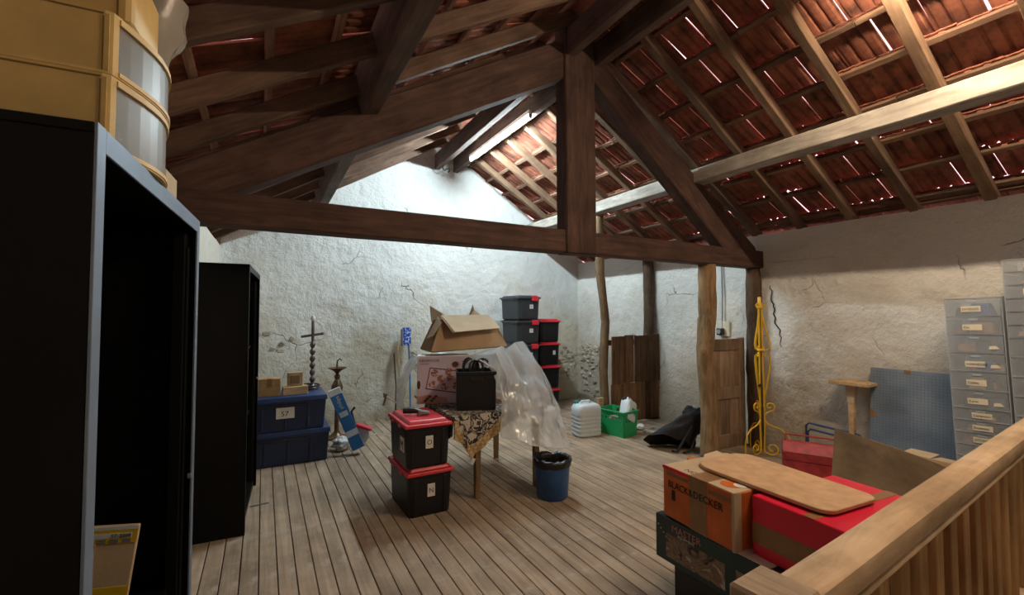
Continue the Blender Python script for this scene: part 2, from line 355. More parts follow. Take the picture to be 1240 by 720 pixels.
M_teal = plain('dark_teal_carton', (.012, .045, .050), .45, var=.15)
M_orange = plain('orange_carton', (.58, .135, .022), .5, var=.22, scale=7)
M_mdf = plain('sanded_seat_board', (.54, .355, .21), .8, var=.14, scale=16, bump=.12, bscale=40)
M_grey = plain('grey_plastic', (.18, .19, .2), .5)
M_dark = plain('dark_plastic', (.02, .02, .022), .45)
M_cable = plain('grey_cable', (.35, .33, .30), .6)
M_wbag = clear('white_crumpled_bag', (.66, .66, .62), .9, .4, bump=.6, bscale=20)
M_silver = plain('brushed_steel', (.42, .42, .42), .4, metal=.7)
M_yell = plain('yellow_print', (.66, .45, .02), .5)
M_iceb = plain('ice_blue_print', (.60, .70, .74), .5)
M_navyink = plain('navy_print', (.03, .03, .14), .6)
M_rose = plain('rose_print', (.55, .22, .22), .5)
M_tip = plain('white_candle_tip', (.75, .76, .74), .5)

# ------------------------------------------------------------------ room shell
XR, YG, YT = 5.35, 7.09, 3.35          # right wall, gable wall, front face of truss
YN = -1.6                              # wall behind the camera
def zR(x): return 5.893 - .62*x        # underside of right rafters
def zL(x): return 2.8365 + .583*x      # underside of left rafters
XRIDGE = (5.893-2.8365)/(.62+.583)
def xl(y): return -.655 + .0165*(y+1.6)   # slightly skewed left wall

floor = sroot('floor', 'worn grey-brown plank floor')
sub = MB(); sub.box(-.9, 1.0, YN, YG, -.16, -.028); sub.box(1.0, XR, .58, YG, -.16, -.028)
structure(sub.build('floor_base', M_sub, floor))
bw = .1035; k = 0; x = -.72
bmeshes = {}
while x < XR:
    y0 = YN if x+bw < 1.02 else .6
    y1 = YG+.02
    key = round(y0, 2)
    if key not in bmeshes:
        bmeshes[key] = MB().box(0, bw-.006, 0, y1-y0, -.03, 0).mesh('floor_board', bevel=.0025)
    o = link('floor_board', bmeshes[key], M_board, floor, (x, y0, random.uniform(-.0015, .0015)))
    x += bw

def wallmesh(fn_pos, nu, nv, amp, seed, normal):
    nrm = Vector(normal)
    def f(u, v):
        p = Vector(fn_pos(u, v)); q = p*1.0
        d = noise.noise(q*1.1+Vector((seed, 0, 0)))*amp*1.4 + noise.noise(q*4.3)*amp*.55 + noise.noise(q*11)*amp*.22
        edge = min(u, 1-u)*nu/3.
        return tuple(p + nrm*(d*min(1, edge)))
    return MB().grid(f, nu, nv)
gx0, gx1 = xl(YG)-.0, XR
def gtop(x): return min(zR(x), zL(x)) + .075
gw = wallmesh(lambda u, v: (gx0+(gx1-gx0)*u, YG, v*gtop(gx0+(gx1-gx0)*u)), 190, 130, .020, 3, (0, -1, 0)).build('wall_far', M_gable, smooth='all', fixn=False)
structure(gw, 'rough whitewashed gable wall')
MB().prism([(gx0-.3, -.3), (gx1+.3, -.3), (gx1+.3, gtop(gx1+.3)+.085), (XRIDGE, gtop(XRIDGE)+.085), (gx0-.3, gtop(gx0-.3)+.085)], 'y', YG+.04, YG+.3).build('wall_core', M_lwall, gw)
zwr = zR(XR)+.01
rw = wallmesh(lambda u, v: (XR, YG-(YG-YN)*u, v*zwr-.0), 240, 74, .018, 8, (-1, 0, 0)).build('wall_right', M_rwall, smooth='all', fixn=False)
structure(rw, 'rough cracked whitewashed side wall below the tiles')
MB().box(XR+.04, XR+.26, YN, YG, -.3, zwr-.02).build('wall_core', M_rwall, rw)
lw = wallmesh(lambda u, v: (xl(YN+(YG-YN)*u), YN+(YG-YN)*u, v*(zL(-.6)+.03)), 110, 34, .01, 5, (1, 0, 0)).build('wall_left', M_lwall, smooth='all', fixn=False)
structure(lw, 'limewashed wall behind the black cabinets')
MB().box(-.95, -.69, YN, YG, -.3, zL(-.6)-.02).build('wall_core', M_lwall, lw)
nw = MB().prism([(-.9, -.3), (XR+.2, -.3), (XR+.2, zR(XR)+.05), (XRIDGE, gtop(XRIDGE)), (-.9, zL(-.9)+.05)], 'y', YN-.15, YN).build('wall_near', M_rwall)
structure(nw, 'wall behind the stair head')
st = MB(); st.box(.85, XR+.2, .45, .6, -2.6, -.031); st.box(.85, 1.0, YN, .45, -2.6, -.031); st.box(.85, XR+.2, YN-.15, .6, -2.75, -2.6)
st.box(1.0, XR+.2, YN-.15, YN, -2.6, -.3); st.box(XR+.04, XR+.2, YN, .45, -2.6, -.3)
structure(st.build('wall_stairwell', M_rwall), 'stairwell below the railing')

# exposed stones low in the far right corner
smeshes = []
for s in range(5):
    b = MB(); pts = []
    n = 7
    ring = [(math.cos(2*math.pi*i/n+random.uniform(-.25, .25))*random.uniform(.8, 1.1), math.sin(2*math.pi*i/n)*random.uniform(.55, .8)) for i in range(n)]
    V = [(a, 0, c) for a, c in ring] + [(a*.75, -.45+random.uniform(-.1, .1), c*.75) for a, c in ring]
    F = [(i, (i+1) % n, n+(i+1) % n, n+i) for i in range(n)] + [tuple(range(n, 2*n))]
    smeshes.append(b.add(V, F).mesh('stone'))
def stones(wall, u0, u1, z0, z1, place, rz, seed, dens):
    rnd = random.Random(seed); z = z0; i = 0
    while z < z1:          # rough courses of rubble, broken up by patches of plaster
        h = rnd.uniform(.05, .085); u = u0 + rnd.uniform(0, .06)
        while u < u1:
            w = rnd.uniform(.06, .15)
            if dens(u, z) > rnd.random():
                a = place(u+w/2)
                o = link('stone', smeshes[i % 5], M_stone, wall, (a[0], a[1], z+h/2+rnd.uniform(-.012, .012)), (0, rnd.uniform(-.25, .25), rz)); o.scale = (w*.53, .030, h*.72)
            i += 1; u += w
        z += h
g2 = lambda u, z, cu, cz, su, sz: math.exp(-((u-cu)/su)**2-((z-cz)/sz)**2)
stones(rw, .06, 1.3, .10, 1.35, lambda u: (XR-.006, YG-u), -math.pi/2, 1, lambda u, z: 1.15*g2(u, z, .30, .85, .38, .22)+.5*g2(u, z, .15, .4, .25, .3))
stones(gw, .06, .75, .10, 1.1, lambda u: (XR-u, YG-.006), 0, 2, lambda u, z: .8*g2(u, z, .12, .7, .3, .28))
stones(gw, 4.95, 5.6, 1.08, 1.30, lambda u: (XR-u, YG-.006), 0, 3, lambda u, z: .25)
streak = MB().prism([(XR+.01, 2.20), (XR+.01, 2.235), (XR-.022, 2.222), (XR-.022, 2.21)], 'y', 2.57, 3.25).build('light_streak_strip', M_rwall, rw)  # raised strip modelled in place of a bright streak of light on the wall
# wandering crack beside the yellow stand
pth = [(XR-.010, 3.27, 1.95)]
for i in range(26):
    p = pth[-1]; pth.append((XR-.012+.004*noise.noise(Vector((0, i, 0))), p[1]-.006+random.uniform(-.022, .018), p[2]-.028))
MB().tube(pth, [.006*math.sin(math.pi*min(1, (i+1)/27.)*.9+.2)+.002 for i in range(27)], 5).build('wall_crack', M_sub, rw)

# ------------------------------------------------------------------ roof
def tile_mesh(seed, w=.268, L=.455):
    rnd = random.Random(seed); n = 18; t = .013
    prof = []
    for i in range(n+1):
        u = i/n
        z = .012*math.exp(-((u-.03)/.035)**2) + .024*math.exp(-((u-.34)/.04)**2) + .020*math.exp(-((u-.67)/.04)**2) + .022*math.exp(-((u-.97)/.035)**2)
        prof.append((u*w, z))
    b = MB(); V = []; F = []
    rows = [0, .04, .30, .42, L]
    for j, y in enumerate(rows):
        amp = [.25, .7, 1., 1., 1.25][j]
        for (xx, z) in prof: V.append((xx, y + (rnd.uniform(-.006, .006) if j in (0, 4) else 0), z*amp))
        for (xx, z) in prof: V.append((xx, y, z*amp + t))
    m = n+1
    for j in range(len(rows)-1):
        a = j*2*m; c = (j+1)*2*m
        for i in range(n):
            F.append((a+i, c+i, c+i+1, a+i+1)); F.append((a+m+i, a+m+i+1, c+m+i+1, c+m+i))
        F.append((a, a+m, c+m, c)); F.append((a+n, c+n, c+m+n, a+m+n))
    for j in (0, len(rows)-1):
        a = j*2*m
        for i in range(n): F.append((a+i, a+i+1, a+m+i+1, a+m+i))
    b.add(V, F)
    for xx in (.07, .17): b.box(xx, xx+.035, .012, .03, -.022, .004)
    return b.mesh('roof_tile')
tmesh = [tile_mesh(s) for s in range(5)]
for me in tmesh: me.materials.append(M_tile)

def roof_side(root, side):
    rnd = random.Random(11 if side > 0 else 23)
    if side > 0:
        ang = math.atan(.62); D = Vector((math.cos(ang), 0, -math.sin(ang))); P0 = Vector((XRIDGE, 0, zR(XRIDGE))); Lr = 3.62; rh, rw_ = .09, .075
    else:
        ang = math.atan(.583); D = Vector((-math.cos(ang), 0, -math.sin(ang))); P0 = Vector((XRIDGE, 0, zL(XRIDGE))); Lr = 3.95; rh, rw_ = .12, .062
    Nn = Vector((-D.z*side, 0, abs(D.x)))
    if Nn.z < 0: Nn = -Nn
    # rafters
    ys = [1.356+.525*i for i in range(-5, 11)] if side > 0 else [2.16+.56*i for i in range(-6, 9)]
    for i, y in enumerate(ys):
        if not (YN+.05 < y < YG-.0): y = min(max(y, YN+.08), YG-.045)
        j = rnd.uniform(-.02, .02); e = rnd.uniform(-.02, .02)
        c = Nn*(rh/2)
        beam('rafter', P0+c+Vector((0, y+j, 0))+D*.02, P0+c+Vector((0, y+e, 0))+D*Lr, rw_*rnd.uniform(.9, 1.1), rh, M_raft if side > 0 else M_raftd, root, up=Nn, wob=.008, seg=6, seed=i+50*(side > 0))
    # battens
    row = .385; nrow = 9 if side > 0 else 10
    s0 = .16
    for r in range(nrow+1):
        s = s0 + r*row - (.0 if r < nrow else .30)
        c = P0 + D*s + Nn*(rh+.016)
        y = YN+.02
        while y < YG-.05:     # laid in lengths that butt together
            ln = min(rnd.uniform(1.4, 2.6), YG-.03-y)
            if ln < .4: ln = YG-.03-y
            beam('batten', c+Vector((0, y, 0)), c+Vector((0, y+ln-.006, 0)), rnd.uniform(.036, .05), .032, M_batt, root, up=Nn, wob=.007, seg=5, seed=r*7+y, bevel=.004)
            y += ln
    # tiles
    pitch_ = .262; ncol = int((YG+.12-YN)/pitch_)+1
    tilt = math.atan(.046/row)
    Yv = Vector((0, 1, 0))
    for r in range(nrow):
        for cidx in range(ncol):
            y = YN-.02 + cidx*pitch_ + (r % 2)*.13 - .10
            gap = 0.
            if rnd.random() < .55: gap = rnd.uniform(.008, .020)
            xdir = Yv
            s = s0 + r*row - .03 + rnd.uniform(-.008, .008)
            th = tilt*rnd.uniform(.9, 1.35)
            ydir = (D*math.cos(th) + Nn*math.sin(th)).normalized()
            zdir = Nn*math.cos(th) - D*math.sin(th)
            flip = xdir.cross(ydir).dot(zdir) < 0
            o = bpy.data.objects.new('roof_tile', tmesh[rnd.randrange(5)]); COL.objects.link(o)
            w = .268
            sx = (pitch_-gap)/w + (.012 if gap == 0 else 0)
            if flip:
                M = Matrix((-xdir*sx, ydir, zdir)).transposed().to_4x4(); M.translation = P0 + D*s + Nn*(rh+.036) + Vector((0, y+w*sx, 0))
            else:
                M = Matrix((xdir*sx, ydir, zdir)).transposed().to_4x4(); M.translation = P0 + D*s + Nn*(rh+.036) + Vector((0, y, 0))
            M.translation += Nn*((cidx % 2)*.003)
            o.parent = root; o.matrix_world = M
cr = sroot('ceiling_right', 'red clay tile roof slope on rafters and battens, right of the ridge')
cl = sroot('ceiling_left', 'dark tile roof slope on deep rafters, left of the ridge')
roof_side(cr, 1); roof_side(cl, -1)
# ridge tiles, seen only as the closed top of the roof
zr0 = zR(XRIDGE)+.16
MB().prism([(XRIDGE-.30, zr0-.10), (XRIDGE+.30, zr0-.11), (XRIDGE+.30, zr0-.07), (XRIDGE, zr0+.10), (XRIDGE-.30, zr0-.06)], 'y', YN-.1, YG+.2).build('ridge_cap', M_tile, cl)
# purlins
o = beam('purlin', (4.21, YN+.02, 3.12), (4.21, YG-.01, 3.13), .18, .15, M_purl, cr, wob=.008, seg=14, seed=3, bevel=.008)
o = beam('purlin', (.60, YN+.02, 3.20), (.66, YG-.01, 3.20), .13, .27, M_purld, cl, up=(-.25, 0, 1), wob=.006, seg=14, seed=4, bevel=.008)
beam('ridge_beam', (2.415, YN+.02, 4.125), (2.48, YG-.01, 4.115), .085, .25, M_purld, cl, wob=.004, seg=12, seed=5)
beam('ridge_beam', (2.80, YN+.02, 4.12), (2.80, YG-.01, 4.10), .085, .23, M_purld, cr, wob=.004, seg=12, seed=6)
# iron cramp hooked under the far end of the ridge
MB().tube([(2.49, YG-.25, 4.0), (2.50, YG-.22, 3.95), (2.54, YG-.2, 3.93), (2.57, YG-.2, 3.96), (2.61, YG-.2, 3.98), (2.63, YG-.2, 3.94), (2.60, YG-.2, 3.91)], .011, 6).build('iron_cramp', M_dark, cl, smooth=True)

truss = sroot('ceiling_truss', 'heavy dark king-post roof truss')
o = beam('tie_beam', (-.60, YT+.085, 2.282), (XR+.01, YT+.085, 2.275), .17, .208, M_beam, truss, wob=.006, seg=10, seed=1, bevel=.01)
o = beam('king_post', (2.575, YT+.065, 2.165), (2.555, YT+.065, 4.32), .345, .17, M_beam, truss, up=(0, 1, 0), bevel=.012, wob=.004, seg=5, seed=2)
MB().box(-.012, 0, -.155, .155, -.07, .07).build('post_foot', M_beam, None, (0, 0, 0))
bpy.data.objects.remove(bpy.data.objects['post_foot'])
def prism_part(name, poly, y0, y1, m, parent):
    x0, z0 = poly[0]
    dx, dz = poly[1][0]-x0, poly[1][1]-z0; a = math.atan2(dz, dx)
    loc = [((px-x0)*math.cos(a)+(pz-z0)*math.sin(a), -(px-x0)*math.sin(a)+(pz-z0)*math.cos(a)) for px, pz in poly]
    return MB().prism(loc, 'y', 0, y1-y0).build(name, m, parent, (x0, y0, z0), (0, -a, 0), bevel=.010)
prism_part('principal_rafter', [(-.52, 2.20), (2.42, 3.80), (2.42, 4.10), (2.30, 4.10), (-.52, 2.50)], YT+.005, YT+.165, M_beam, truss)
prism_part('principal_rafter', [(2.72, 3.86), (3.234, 3.439), (4.63, 2.36), (5.22, 2.36), (5.20, 2.42), (3.62, 3.50), (2.85, 4.06), (2.72, 4.08)], YT+.005, YT+.165, M_beam, truss)
prism_part('purlin_cleat', [(.20, 2.87), (.66, 3.12), (.52, 3.34), (.40, 3.22)], YT+.02, YT+.15, M_beam, truss)

# ------------------------------------------------------------------ lamps
def tube_lamp(name, label, x, y0, y1, z, spec):
    t = thing(name, label, 'lamp', (x, y0, z))
    L = y1-y0
    MB().box(-.026, .026, 0, L, .022, .075).build('batten_housing', M_paper, t, bevel=.006)
    e = MB(); e.tube([(0, .02, 0), (0, L-.02, 0)], .017, 12)
    e.build('glass_tube', emit(name+'_light', *spec), t, smooth=True)
    for yy in (.0, L-.028): MB().box(-.019, .019, yy, yy+.028, -.022, .024).build('lamp_holder', M_grey, t, bevel=.004)
    return t
tube_lamp('fluorescent_lamp', 'lit cool white fluorescent tube under the ridge beam near the gable', 2.735, 4.52, 6.30, 3.955, FAR_TUBE)
tube_lamp('fluorescent_lamp', 'warm white fluorescent tube under the rafters above the stair railing', 3.30, .05, 1.50, 3.745, NEAR_TUBE)
#PART2
# ------------------------------------------------------------------ posts and partitions
def trunk_post(name, label, path, rad, m, seed):
    base = Vector(path[0]); n = 26; pts = []; rr = []
    def cr_(t):
        f = t*(len(path)-1); i = min(int(f), len(path)-2); u = f-i
        u2 = u*u*(3-2*u); return Vector(path[i]).lerp(Vector(path[i+1]), u2)
    b = MB(); V = []; F = []; seg = 12
    for j in range(n+1):
        c = cr_(j/n) - base
        for k in range(seg):
            a = 2*math.pi*k/seg
            r = rad*(1+.16*noise.noise(Vector((math.cos(a)*1.4, math.sin(a)*1.4+seed*5, j*.35)))+.10*noise.noise(Vector((math.cos(a)*4, math.sin(a)*4, j*.9+seed))))
            V.append((c.x+r*math.cos(a), c.y+r*math.sin(a), c.z))
    for j in range(n):
        for k in range(seg): F.append((j*seg+k, j*seg+(k+1) % seg, (j+1)*seg+(k+1) % seg, (j+1)*seg+k))
    F.append(tuple(range(seg))[::-1]); F.append(tuple(range(n*seg, (n+1)*seg)))
    o = b.add(V, F).build(name, m, None, tuple(base), smooth='all'); return tag(o, label, 'post')
trunk_post('tree_trunk_post', 'crooked slim trunk post holding the pale purlin, left of the plank partition', [(4.36, 5.13, 0), (4.32, 5.13, .8), (4.37, 5.13, 1.5), (4.27, 5.12, 2.2), (4.23, 5.1, 3.02)], .062, M_post2, 1)
trunk_post('tree_trunk_post', 'dark trunk post against the wall behind the plank partition', [(5.25, 5.16, 0), (5.25, 5.16, 1.2), (5.27, 5.16, 1.9), (5.25, 5.16, 2.55)], .078, M_postd, 2)
trunk_post('tree_trunk_post', 'thick bark-brown trunk post under the tie beam beside the old door', [(4.43, 3.45, 0), (4.45, 3.45, .6), (4.38, 3.45, 1.2), (4.44, 3.45, 1.6), (4.42, 3.44, 2.172)], .098, M_post, 3)
trunk_post('wall_post', 'dark square-hewn post in the wall under the end of the tie beam', [(5.27, 3.44, 0), (5.26, 3.44, .9), (5.28, 3.44, 1.5), (5.27, 3.44, 2.172)], .085, M_postd, 4)

pp = thing('plank_partition', 'dark brown partition of upright planks between two trunk posts', 'partition', (4.40, 5.03, 0))
x = 0; rnd = random.Random(4)
wl = [.16, .10, .18, .03, .20, .05, .23]
for row, (za, zb) in enumerate(((.03, .60), (.60, 1.29))):
    x = 0
    for i, w in enumerate(wl if row else [.22, .15, .12, .19, .08, .19]):
        z1 = zb + (rnd.uniform(-.012, .012)); yy = rnd.uniform(-.012, .012) + (.018 if row == 0 else 0)
        MB().box(0, w-.007, 0, .022, 0, z1-za).build('plank', M_plank, pp, (x, yy, za), bevel=.003)
        x += w
for z in (.16, 1.15): MB().box(0, .94, .032+.012, .075, z, z+.08).build('rail', M_plank, pp, bevel=.004)

dr = thing('panelled_door', 'weathered two-panel wooden door between the trunk post and the wall', 'door', (4.545, 3.565, .0), R(0)); dr.scale = (1, 1, 1.045)
MB().box(0, .10, 0, .04, 0, 1.24).build('stile', M_door, dr, bevel=.004)
MB().box(.62, .72, 0, .04, 0, 1.26).build('stile', M_door, dr, bevel=.004)
for i, (za, zb) in enumerate(((0, .16), (.56, .70), (1.12, 1.25))): MB().box(.1, .62, .003, .04, za, zb).build('cross_rail', M_door, dr, bevel=.004)
for (za, zb) in ((.16, .56), (.70, 1.12)):
    for i in range(3): MB().box(.1+i*.1733, .1+(i+1)*.1733-.004, .018, .034, za, zb).build('panel_board', M_door, dr, bevel=.002)
# ------------------------------------------------------------------ socket and conduit on the right wall
sk = thing('wall_socket', 'dark round power socket on a pale board, fed by grey conduit', 'socket', (XR-.012, 3.90, 1.34))
MB().box(-.025, 0, -.09, .06, -.02, .17).build('backing_board', M_ivory, sk, bevel=.003)
MB().box(-.075, -.025, -.03, .065, -.01, .085).build('socket_box', M_dark, sk, bevel=.012, bseg=2)
b = MB(); b.lathe([(.026, 0), (.03, .006), (.03, .012), (.02, .012)], 16); b.xf(Matrix.Translation((-.075, .02, .04)) @ Matrix.Rotation(-math.pi/2, 4, 'Y')); b.build('socket_face', M_silver, sk, smooth=True)
MB().tube([(-.02, .01, .085), (-.016, .005, .5), (-.016, .012, 1.0)], .009, 8).build('conduit', M_grey, sk, smooth=True)

# ------------------------------------------------------------------ black tambour cabinets
def cabinet(label, loc, rotz, W, Dp, H, shelves, edge):
    t = thing('tambour_cabinet', label, 'cabinet', loc, rotz)
    th = .022
    MB().box(-Dp, -.004, 0, th, 0, H).build('side_panel', M_black, t, bevel=.002)
    MB().box(-Dp, -.004, W-th, W, 0, H).build('side_panel', M_black, t, bevel=.002)
    MB().box(-Dp, -.004, 0, W, H, H+.02).build('top_panel', M_black, t, bevel=.002)
    MB().box(-Dp, -.02, th, W-th, 0, .05).build('base_panel', M_black, t, bevel=.002)
    MB().box(-Dp, -Dp+.01, th, W-th, .05, H).build('back_panel', M_blackin, t)
    MB().box(-.004, .002, 0, .042, 0, H+.02).build('front_edge', edge, t, bevel=.001)
    MB().box(-.004, .002, W-.042, W, 0, H+.02).build('front_edge', edge, t, bevel=.001)
    MB().box(-.004, .002, .042, W-.042, H-.028, H+.02).build('top_edge', edge, t, bevel=.001)
    for z in shelves: MB().box(-Dp+.012, -.06, th+.002, W-th-.002, z, z+.02).build('shelf', M_blackin, t, bevel=.002)
    for s in (th, W-th-.05):       # rolled shutter slats showing at both sides
        sh = MB().box(-.07, -.03, s, s+.05, .05, H-.035).build('shutter_end', M_blackin, t, bevel=.004)
        for q in range(3): MB().tube([(-.026, s+.012+q*.013, .06), (-.026, s+.012+q*.013, H-.09)], .0045, 6).build('shutter_slat', M_black, sh)
    MB().box(-.012, .004, W-.052, W-.046, 1.0, 1.02).build('handle', M_silver, t, bevel=.003)
    return t
cabinet('tall open black cabinet nearest the camera, cream bins on top', (-.280, 1.112, 0), -R(3.0), 1.03, .295, 1.96, (.60,), M_edge)
cabinet('tall black cabinet farther back, beside the navy chests', (-.096, 3.885, 0), -R(3.2), 1.10, .385, 1.965, (.7, 1.3), M_black)
b = MB(); b.box(-.002, .14, -.006, .006, 0, .008)
tag(b.build('paint_stick', M_grey, None, (-.07, 4.42, .003), (0, 0, R(8)), bevel=.002), 'small grey stick lying on the floor by the far black cabinet', 'stick')
# file carton in the near cabinet
t = thing('file_carton', 'yellow and white printed carton inside the near black cabinet', 'box', (-.545, 1.975, .622), -R(3))
t.rotation_euler = (0, R(7), -R(3)); t.scale = (1, 1, 1.07)
MB().box(0, .155, 0, .022, 0, .285).build('carton_body', M_cardp, t, bevel=.003)
MB().box(.001, .154, -.002, .0, .235, .284).build('printed_band', M_yell, t)
MB().box(.003, .14, -.003, -.001, .252, .266).build('printed_stripe', M_iceb, t)
MB().box(.001, .154, -.0025, .0, .276, .286).build('printed_stripe', M_iceb, t)
MB().box(.001, .154, -.002, .0, 0, .105).build('printed_band', M_yell, t)
for i in range(3): MB().box(.05+i*.033, .073+i*.033, -.0035, -.001, .238, .249).build('printed_mark', M_grey, t)
text('57-2008', .016, M_ink, t, (.085, -.0035, .253), 'front')
MB().box(.0, .05, -.012, -.004, .14, .24).build('flap', M_tape, t, bevel=.002)

# bins with curved clear fronts on the near cabinet
def bin_outline(y1=.45):
    P = [(-.24, 0), (-.02, 0), (-.006, .006), (0, .02)]
    P += [(.048*math.sin(math.pi*u)+(-.004*u), .02+(y1-.04)*u) for u in [i/10 for i in range(1, 10)]]
    P += [(-.006, y1-.02), (-.24, y1)]
    return P
def storage_bin(label, z, h, dx):
    t = thing('storage_bin', label, 'bin', (-.302+dx, 1.30, z), -R(3), 'cream bins stacked on the near cabinet')
    P = bin_outline()
    n = len(P)
    b = MB()
    b.prism(P, 'z', 0, .006); b.box(-.24, -.012, 0, .006, .006, h-.008); b.box(-.24, -.234, .006, .444, .006, h-.008); b.box(-.24, -.03, .444, .45, .006, h-.008)
    b.prism([(-.03, 0), (-.02, 0), (-.006, .006), (0, .02), (-.006, .026), (-.02, .016)], 'z', .006, h-.008)
    b.build('bin_body', M_cream, t, smooth=True)
    f = P[3:-1]
    w = MB()
    for i in range(len(f)-1):
        (xa, ya), (xb, yb) = f[i], f[i+1]
        w.add([(xa-.003, ya, .012), (xb-.003, yb, .012), (xb-.003, yb, h-.016), (xa-.003, ya, h-.016), (xa-.006, ya, .012), (xb-.006, yb, .012), (xb-.006, yb, h-.016), (xa-.006, ya, h-.016)],
              [(0,1,2,3),(7,6,5,4),(0,4,5,1),(3,2,6,7)])
    w.build('clear_window', M_clear, t, smooth=True)
    for za, zb in ((.004, .014), (h-.018, h-.006)):
        r = MB(); r.prism([(x*1.0+.003, y) for x, y in f] + [(x-.010, y) for x, y in reversed(f)], 'z', za, zb); r.build('window_rim', M_cream, t, smooth=True)
    MB().prism([(x*.995, y) for x, y in P], 'z', h-.008, h).build('lid', M_cream, t)
    MB().box(-.238, -.022, -.0012, .001, h-.010, h-.0065).build('lid_seam', M_creamd, t)
    MB().box(-.024, -.021, -.0012, .001, .006, h-.014).build('corner_seam', M_creamd, t)
    return t
storage_bin('lowest cream bin with curved clear front on the near cabinet', 1.981, .172, 0)
storage_bin('middle cream bin with curved clear front on the near cabinet', 2.154, .142, .002)
t = thing('storage_bin', 'topmost cream bin of the stack on the near cabinet', 'bin', (-.300, 1.34, 2.297), -R(3), 'cream bins stacked on the near cabinet')
b = MB(); b.prism([(-.24, 0), (.012, 0), (.02, .01), (.02, .22), (-.24, .22)], 'z', 0, .16); b.build('bin_body', M_cream, t, bevel=.006)
MB().box(-.01, -.006, -.0015, .001, .0, .16).build('corner_seam', M_creamd, t)
def blob(nu, nv, fn): return MB().grid(fn, nu, nv)
def bagfn(u, v):
    a = 2*math.pi*u; z = v*.27
    k = 1+.16*noise.noise(Vector((math.cos(a)*2, math.sin(a)*2, v*4)))
    pr = .55+.6*math.sin(min(1, v*1.1+.12)*math.pi*.62)
    return (.075*math.cos(a)*k*pr, .075*math.sin(a)*k*pr, z + .02*noise.noise(Vector((u*6, v*6, 2))))
b = blob(22, 14, bagfn)
tag(b.build('plastic_bag', M_bag, None, (-.345, 1.665, 2.306), smooth='all'), 'milky crumpled plastic bag behind the cream bins', 'bag')
bpy.data.objects['plastic_bag'].rotation_euler = (0, R(10), 0)
t = thing('small_carton', 'small plain cardboard box behind the cream bins on the near cabinet', 'box', (-.435, 1.765, 1.981), -R(3))
MB().box(0, .16, .0, .15, 0, .095).build('carton_body', M_cardp, t, bevel=.003); MB().box(.0, .16, .072, .078, .0955, .0965).build('lid_seam', M_cardd, t)

# ------------------------------------------------------------------ blue trunks and what stands on and beside them
def trunk(label, loc, W, Dp, H):
    t = thing('storage_chest', label, 'storage chest', loc, 0, 'stacked blue storage chests')
    MB().taper((-W/2+.02, W/2-.02, .02, Dp-.02, 0), (-W/2, W/2, 0, Dp, H-.055)).build('trunk_body', M_blue, t, bevel=.012, bseg=2)
    MB().taper((-W/2-.014, W/2+.014, -.014, Dp+.014, H-.055), (-W/2-.008, W/2+.008, -.008, Dp+.008, H)).build('lid', M_bluel, t, bevel=.008, bseg=2)
    for i in (-1, 0, 1): MB().box(i*.22-.01, i*.22+.01, -.006, .012, .03, H-.07).build('rib', M_blue, t, bevel=.004)
    MB().box(-W*.4, W*.28, -.016, .0, H-.10, H-.088).build('handle_groove', M_dark, t, bevel=.002)
    return t
t = trunk('lower of the two navy blue plastic chests, on the floor', (.255, 5.42, 0), .82, .55, .365)
t = trunk('upper navy blue plastic chest with a white paper label', (.225, 5.40, .366), .80, .55, .362)
lb = MB().box(-.09, .085, -.010, -.005, .14, .255).build('paper_label', M_paper, t)
text('57', .075, M_ink, lb, (-.045, -.0105, .165), 'front')
def carton(name, label, cat, loc, rotz, w, d, h, m, tape=None, group=None):
    t = thing(name, label, cat, loc, rotz, group)
    MB().box(-w/2, w/2, 0, d, 0, h).build('carton_body', m, t, bevel=.004)
    if tape:
        MB().box(-w*.1, w*.1, -.001, d+.001, h-.0005, h+.001).build('tape', tape, t)
        MB().box(-w*.1, w*.1, -.0012, .0, h*.55, h).build('tape', tape, t)
    return t
carton('small_carton', 'kraft cardboard box on the left of the navy chest lid', 'box', (.070, 5.50, .729), R(-4), .21, .17, .19, M_cbox, M_tape)
t = thing('wooden_block', 'flat pale wooden block on the navy chest lid', 'block', (.325, 5.50, .729), R(3)); MB().box(-.125, .125, 0, .12, 0, .09).build('block_body', M_plainwood, t, bevel=.005)
t = thing('wooden_block', 'upright framed wooden block standing on the flat block', 'block', (.322, 5.53, .8195), R(4)); MB().box(-.075, .075, 0, .07, 0, .15).build('block_body', M_plainwood, t, bevel=.004); MB().box(-.045, .045, -.006, .01, .03, .12).build('recess', M_cardd, t, bevel=.003)
t = thing('candlestick', 'tall knobbed metal candlestick with a flat cross bar on the navy chest', 'candlestick', (.515, 5.80, .729))
prof = [(.075, 0), (.075, .02), (.03, .05), (.018, .08)]
z = .08
for i in range(6): prof += [(.014, z), (.026, z+.02), (.033, z+.04), (.026, z+.06), (.014, z+.08)]; z += .08
prof += [(.014, z), (.017, z+.05), (.016, z+.24), (.012, z+.25)]
MB().lathe(prof, 14).build('stem', M_iron, t, smooth=True)
MB().box(-.128, .118, -.012, .012, -.014, .014).build('cross_bar', M_iron, t, (0, 0, .635), (0, -R(8), 0), bevel=.004)
MB().lathe([(.014, .80), (.022, .81), (.024, .84), (.016, .865), (.004, .87)], 12).build('white_tip', M_tip, t, smooth=True)
o = MB().tube([(.085*math.cos(a*.7)*(.8+.2*math.sin(a)), .075*math.sin(a*.7), .02+.006*a*.6) for a in [i*.35 for i in range(46)]], .010, 6)
tag(o.build('coiled_cable', M_dark, None, (.515, 5.80, .730), smooth=True), 'black cable coiled round the foot of the candlestick', 'cable')
t = thing('lamp_stand', 'old brass lamp stand with a dish, behind the blue carton', 'lamp stand', (.86, 6.30, 0))
